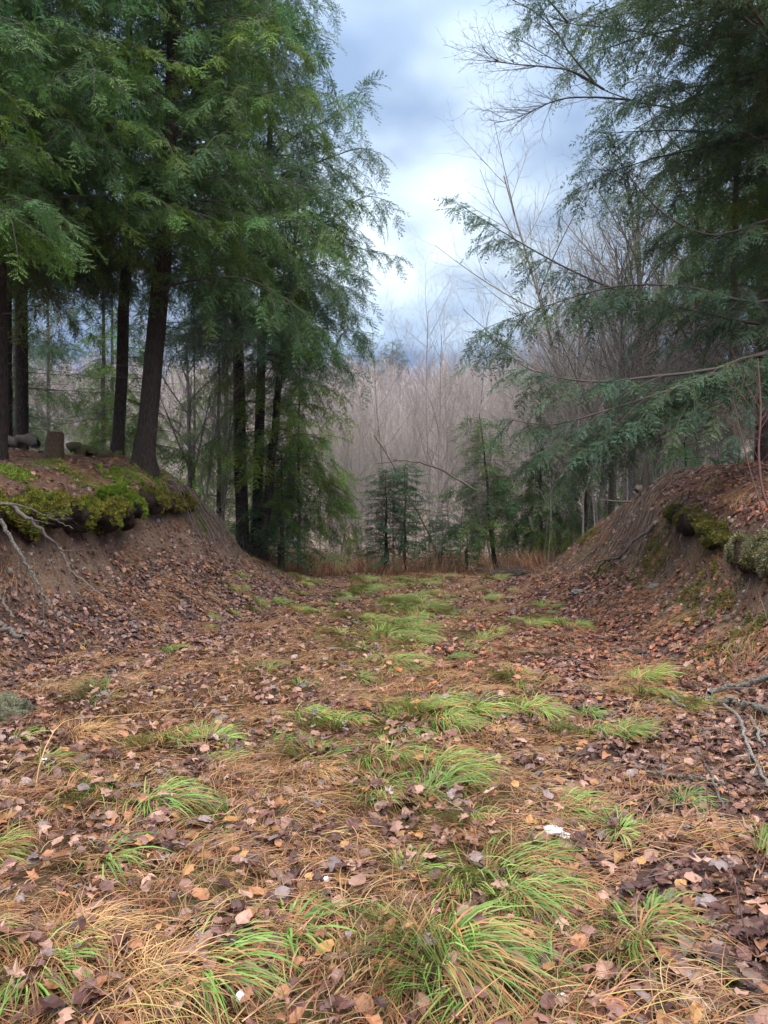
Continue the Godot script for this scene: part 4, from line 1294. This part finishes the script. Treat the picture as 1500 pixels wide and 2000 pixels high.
	conifer("fir_sapling", "little light green fir far right of the middle firs", {"seed": 1034, "base": on(2.3, 21.5), "tall": 1.4, "r": 0.03, "crown": 0.15, "reach": 0.7, "limbs": 26, "tint": lime, "droop": 0.15, "rise": 0.1, "long": 0.7, "dead": 4, "fir": true})
	# ridge pines
	for s in [[-4.6, 172.0, 19.0, "pine standing above the bare ridge left of centre"], [2.0, 180.0, 17.5, "smaller pine on the ridge right of the other ridge pine"], [-9.5, 175.0, 13.5, "low pine beside the left ridge pine"]]:
		conifer("ridge_pine", s[3], {"seed": 1090 + int(s[1]), "base": on(s[0], s[1]), "tall": s[2], "r": 0.3, "crown": 6.0, "reach": 4.2, "limbs": 40, "tint": Color(0.05, 0.085, 0.055), "droop": 0.0, "rise": 0.3, "long": 4.5, "step": 0.7})
	# bare trees at the valley's near edge, one by one
	var near := [[[760, 1105, 21.0, 6.6, 0, -0.04], "dark slender bare tree rising between the two middle firs"], [[835, 1100, 25.0, 8.6, 1, 0.0], "tall grey bare tree right of the middle firs"], [[870, 1105, 23.0, 7.2, 5, 0.05], "crooked bare tree behind the leaning pale stem"], [[700, 1100, 27.0, 6.6, 2, 0.0], "spreading bare tree left of the middle firs"], [[925, 1100, 26.0, 8.8, 3, 0.02], "tall bare tree at the left of the leaning hemlock"], [[1195, 1010, 21.0, 11.2, 6, -0.03], "bare birch with stems fanning above the right wood"], [[1250, 1000, 23.5, 11.8, 7, 0.02], "straight pale birch behind the fanning birch"], [[1160, 1040, 20.0, 8.8, 2, -0.1], "bare tree leaning left out of the right wood"], [[1300, 960, 18.5, 9.5, 8, 0.0], "pale-stemmed bare tree behind the right bank"], [[1163, 1040, 17.2, 7.5, 8, 0.02], "pale whitish stem left of the broken snag, the nearest to it"], [[1190, 1040, 18.0, 6.5, 9, -0.03], "pale stem close beside the nearest whitish one"], [[1222, 1000, 17.5, 8.0, 9, 0.01], "straight pale stem just left of the snag"], [[1243, 1000, 17.8, 7.0, 8, 0.03], "pale stem standing right behind the snag"], [[1138, 1060, 18.6, 6.0, 9, 0.05], "thin whitish stem at the lower end of the right slope"], [[1366, 940, 17.0, 9.0, 8, 0.0], "white birch trunk behind the bright green sapling"], [[1110, 1060, 19.5, 6.5, 8, -0.06], "pale stem among the drooping young hemlocks"], [[430, 900, 22.0, 9.0, 9, 0.03], "pale leaning trunk behind the two big left trunks"], [[375, 950, 20.0, 7.0, 8, -0.03], "pale stem in the gap right of the largest trunk"]]
	for s in near:
		var q: Array = s[0]
		place_bare(int(q[4]), (q[0] - 750.0) / FOCAL * q[2], q[2], q[3] / 10.0, q[5], s[1], "")
	rg.seed = 695
	for j in 9:
		var d := rr(25.0, 40.0)
		var x := rr(-0.06, 0.17) * d
		place_bare(8 + j % 2, x, d, rr(0.55, 0.85) * (1.5 + d * 0.18 - fall(d)) * 0.1, rr(-0.06, 0.06), "stouter pale trunk standing out in the middle of the thicket, %s" % ("near its front" if d < 32.0 else "towards its back"), "pale trunks in the thicket")
	rg.seed = 700
	var looks := ["slender", "forking", "spreading", "upright", "wispy", "crooked"]
	for j in 110:
		var d := rr(22.0, 48.0)
		var x := rr(-0.12, 0.24) * d
		if j % 3 == 0: x = rr(-0.52, -0.1) * d
		if j % 5 == 0: x = rr(0.2, 0.5) * d
		var most := (1.5 + d * (0.2 if absf(x / d - 0.05) < 0.14 else 0.28) - fall(d)) * 0.1
		var where := "left" if x < -0.1 * d else ("right" if x > 0.2 * d else "middle")
		var kind := rg.randi() % 6
		place_bare(kind, x, d, rr(0.6, 1.0) * most, rr(-0.09, 0.09), "%s grey bare tree in the %s of the valley thicket, %s" % [looks[kind], where, "near its front" if d < 33.0 else "towards its back"], "bare trees in the valley thicket")
	for j in 34:
		var d := rr(18.6, 25.0)
		var x := rr(-0.1, 0.22) * d
		var kind := rg.randi() % 6
		place_bare(kind, x, d, rr(0.18, 0.42), rr(-0.3, 0.3), "%s pale leafless shrub among the weeds and firs at the track's end" % looks[kind], "leafless shrubs at the track's end")
	# thin pale stems behind the right bank
	rg.seed = 720
	for j in 46:
		var d := rr(16.5, 22.0)
		var x := rr(0.2, 0.45) * d
		var kind := rg.randi() % 6
		place_bare(kind, x, d, rr(0.3, 0.62), rr(-0.2, 0.2), "%s pale bare stem in the tangle behind the right bank, %s" % [looks[kind], "by its far end" if x < 0.32 * d else "behind its crest"], "thin stems behind the right bank")
	for j in 14:
		var d := rr(15.8, 20.5)
		var x := rr(-0.46, -0.2) * d
		var kind := rg.randi() % 6
		place_bare(kind, x, d, rr(0.3, 0.6), rr(-0.1, 0.1), "%s thin bare stem in the left wood, %s" % [looks[kind], "near the three-stemmed clump" if x > -0.3 * d else "behind the big trunks"], "thin stems in the left wood")
	# leaning pale stem
	root_of("leaning_sapling", "long pale stem leaning left across the thicket in the middle", line([[875, 1140, 20.0], [845, 1060, 20.0], [805, 980, 20.0], [765, 905, 20.0], [730, 850, 20.0]]), 0.03, 0.01, M.lichen_bark, "stem", 5)
	root_of("drooping_bough", "dark drooping branch arching leftwards in front of the thicket", line([[930, 958, 18.5], [890, 935, 18.5], [845, 910, 18.4], [790, 900, 18.3], [735, 905, 18.2]]), 0.028, 0.008, M.root, "branch", 4)
	# a bare overhanging tree, top right
	var over := thing("bare_tree", "bare tree at top right whose black twigs hang into the sky", "tree", on(6.6, 12.5))
	var tb := Buf.new()
	tb.tube(PackedVector3Array([Vector3(0, -0.3, 0), Vector3(-0.1, 3, 0), Vector3(0.0, 6.5, 0), Vector3(-0.3, 10, 0), Vector3(-0.6, 12.5, 0)]), 0.15, 0.04, 9, Color.WHITE)
	part("trunk", tb.mesh(M.dark_bark), over)
	rg.seed = 731
	for e in [[[1450, 230, 12.5], [1340, 215, 12.0], [1230, 195, 11.6], [1150, 160, 11.4], [1070, 110, 11.2], [985, 60, 11.1]], [[1420, 120, 12.5], [1300, 75, 12.0], [1200, 55, 11.6], [1110, 45, 11.5], [1020, 10, 11.3]], [[1230, 195, 11.6], [1160, 190, 11.4], [1090, 195, 11.2], [1010, 230, 11.0], [965, 240, 11.0]], [[1180, 175, 11.5], [1120, 140, 11.3], [1060, 130, 11.1], [975, 120, 11.0], [940, 90, 11.0]], [[1160, 160, 11.4], [1110, 100, 11.3], [1085, 60, 11.3], [1040, 20, 11.2], [1000, 0, 11.2]], [[1110, 45, 11.5], [1080, 10, 11.4], [1040, -40, 11.3]]]:
		var pts := line(e)
		for p in pts.size(): pts[p] -= over.position
		if pts[0].distance_to(Vector3(-0.1, pts[0].y, 0)) < 1.6: pts.insert(0, Vector3(-0.1, pts[0].y - 0.5, 0))
		var sm := smooth(pts)
		var b := Buf.new()
		b.tube(sm, 0.018, 0.004, 6, Color.WHITE)
		for j in 22:
			var at := rg.randi_range(sm.size() / 4, sm.size() - 2)
			var dir := (sm[at + 1] - sm[at]).normalized()
			grow(b, sm[at], (dir + Vector3(rr(-0.8, 0.5), rr(-0.5, 0.7), rr(-0.5, 0.5))).normalized(), rr(0.3, 0.9), 0.005, 2, 4, 0.02, 0.16, 1.0, Color.WHITE)
		part("limb", b.mesh(M.dark_bark), over)
	# the wood on the far hillside, which reads as one mass
	rg.seed = 740
	var flats: Array[PackedFloat32Array] = []
	for j in 4: flats.append(PackedFloat32Array())
	for j in 5200:
		var d := 48.0 + 165.0 * pow(rg.randf(), 0.75)
		var x := rr(-0.62, 0.62) * d
		var s := rr(0.6, 1.3)
		var a := rr(0, TAU)
		var g := rr(0.55, 1.4)
		push(flats[rg.randi() % 4], Vector3(cos(a), 0, sin(a)) * s, Vector3(0, s, 0), Vector3(-sin(a), 0, cos(a)) * s, on(x, d), Color(g, g * rr(0.93, 1.02), g * rr(0.95, 1.06)))
	for j in 4:
		tag(swarm("hillside_wood", far_bare[j], flats[j], self), "grey leafless wood covering the far hillside", "wood", "bare wood on the far hillside")

func place_bare(kind: int, x: float, d: float, size: float, lean: float, label: String, group: String) -> void:
	var o := part("bare_tree", bare[kind], self, on(x, d))
	o.rotation = Vector3(0, rr(0, TAU), 0)
	o.rotate_z(-lean)
	o.scale = Vector3(size, size, size)
	tag(o, label, "tree", group)

# ---------------------------------------------------------------- the scene

func _ready() -> void:
	var cam := Camera3D.new()
	cam.name = "camera"
	cam.fov = 67.0
	cam.position = Vector3(0, EYE, 0)
	cam.near = 0.05
	cam.far = 2000.0
	add_child(cam)
	cam.current = true
	var env := Environment.new()
	env.background_mode = Environment.BG_SKY
	env.sky = build_sky()
	env.tonemap_mode = Environment.TONE_MAPPER_LINEAR
	env.tonemap_exposure = 5.5
	env.sdfgi_enabled = true
	env.ssao_enabled = true
	env.ssil_enabled = true
	env.fog_enabled = true
	env.fog_density = 0.00025
	env.fog_light_color = Color(0.9, 0.91, 0.94)
	var we := WorldEnvironment.new()
	we.name = "environment"
	we.environment = env
	add_child(we)
	var sun := DirectionalLight3D.new()
	sun.name = "sun"
	sun.light_energy = 0.5
	sun.light_color = Color(1.0, 0.97, 0.93)
	sun.light_angular_distance = 95.0
	sun.shadow_enabled = true
	sun.sky_mode = DirectionalLight3D.SKY_MODE_LIGHT_ONLY
	add_child(sun)
	sun.look_at_from_position(Vector3.ZERO, Vector3(-0.05, -1.0, -0.3))

	nz.seed = 5; nz.frequency = 0.12; nz.fractal_octaves = 3
	nz2.seed = 9; nz2.frequency = 0.16; nz2.fractal_octaves = 3
	build_materials()
	tri_tex(mat("moss_wood", Color(0.13, 0.14, 0.06), 0.95), M.stone.albedo_texture, M.stone.heightmap_texture, 1.5, Vector3(6, 6, 6))
	tri_tex(mat("pale_stem", Color(0.55, 0.53, 0.5), 0.85), M.lichen_bark.albedo_texture, null, 0.0, Vector3(4, 4, 4))
	tri_tex(mat("pale_bark", Color(0.5, 0.49, 0.46), 0.85), M.lichen_bark.albedo_texture, null, 0.0, Vector3(11, 11, 11))
	tri_tex(mat("stump_bark", Color(0.2, 0.16, 0.125), 0.95), M.hemlock_bark.albedo_texture, M.hemlock_bark.heightmap_texture, 3.0, Vector3(7, 1.4, 7))
	mat("red_twig", Color(0.17, 0.085, 0.075), 0.7)
	mat("straw_stalk", Color(0.5, 0.34, 0.15), 0.7)
	mat("dark_bark", Color(0.1, 0.085, 0.085), 0.9)
	build_library()
	M.tussock = [make_tussock(350, 260, 0.42), make_tussock(351, 180, 0.36)]
	var ground := build_ground()
	build_trees()
	build_banks()
	build_cover(ground)
	build_tufts()
	small_things()

func make_tussock(seed_no: int, count: int, long: float) -> ArrayMesh:
	rg.seed = seed_no
	var b := Buf.new()
	for k in count:
		var a := rr(-PI, PI)
		var g := rr(0.65, 1.3)
		var col := Color(0.46 * g, 0.29 * g, 0.13 * g) if rg.randf() < 0.6 else Color(0.33 * g, 0.165 * g, 0.075 * g)
		strand(b, Vector3(rr(-0.12, 0.12), 0, rr(-0.12, 0.12)), (Vector3(sin(a), 0, cos(a)) + Vector3(0, 0, 0.4)).normalized(), long * rr(0.5, 1.1), long * rr(0.06, 0.22), rr(0.003, 0.005), col, 5, rr(0.9, 1.1))
	return b.mesh(M.straw)

func build_tufts() -> void:
	for t in [["largest green sedge tuft at the bottom of the frame", 850, 1890, 0, 1.0, 0.3], ["broad green tuft above the bottom tuft, blades falling right", 955, 1720, 0, 1.0, 0.9], ["green tuft tucked behind the broad lower tuft", 1010, 1765, 1, 0.9, 1.2], ["flopped green tuft left of the track's centre line, low down", 740, 1550, 0, 0.8, 0.3], ["thick green tuft in the middle of the track", 750, 1490, 0, 0.85, -0.4], ["green tuft topping the middle row of tufts", 775, 1440, 1, 1.0, 0.2], ["dark green tuft swept flat at the left", 190, 1568, 1, 0.85, -1.5], ["blue-green tuft beside the swept flat one at left", 300, 1590, 2, 1.1, 1.1], ["small dark green tuft in leaves left of the middle row", 580, 1410, 2, 0.9, 0.5], ["small green tuft below and left of that dark one", 540, 1458, 2, 0.8, 1.4], ["green tuft at the foot of the left leaf slope", 330, 1275, 1, 0.9, 1.0], ["flat green tuft across the track above the middle", 765, 1305, 1, 1.2, 1.4], ["wide green tuft left of the flat one above the middle", 700, 1278, 1, 1.2, -1.3], ["green strip of grass behind the flat tufts", 810, 1262, 1, 1.2, 1.2], ["green tuft partway along the far track", 790, 1222, 1, 1.4, 1.3], ["green tuft on the far track left of the stalks", 770, 1200, 1, 1.5, 0.9], ["farthest bright green tuft on the track", 765, 1176, 1, 1.7, 1.2], ["second far bright green tuft on the track", 800, 1187, 1, 1.6, -1.0], ["lone green tuft near the right slope's foot", 988, 1218, 1, 1.0, 0.3], ["small yellow-green tuft among right-hand leaves", 1145, 1392, 3, 1.3, 0.3], ["little tuft by the long lichened stick", 1335, 1578, 3, 1.2, 0.2], ["long blue-green blades lying at the bottom left of centre", 395, 1920, 2, 1.1, 0.7], ["green tuft left of the middle row with falling blades", 700, 1500, 2, 1.1, -1.2], ["sparse green tuft right of the middle row", 870, 1430, 2, 1.0, 1.0], ["tuft of grass half brown right of the ice patch above", 1100, 1590, 2, 1.1, 0.8], ["yellowing tuft at the bottom left corner", 60, 1930, 2, 1.0, 0.4], ["few green blades in the dry grass bottom left", 200, 1700, 3, 1.5, 0.6], ["green wisp right of the seedling", 560, 1830, 3, 1.6, 0.2]]:
		scatter_tuft(t[0], t[1], t[2], t[3], t[4], t[5])
	for t in [["rounded tussock of pale dry grass at the left", 160, 1450, 0, 0.9, 2.0], ["bleached dry tussock left of the middle green row", 610, 1530, 0, 0.8, -0.5], ["ragged brown tussock standing on the right half of the track", 870, 1335, 1, 0.8, 0.6], ["dark rust tussock pressed flat right of the middle row", 960, 1450, 0, 0.9, 1.5], ["straw tussock filling the lower left corner", 130, 1860, 0, 1.0, 0.8], ["straw tussock at the bottom edge left of centre", 260, 1960, 0, 1.0, 1.6]]:
		scatter_tuft(t[0], t[1], t[2], t[3], t[4], t[5], "dry_tussock")
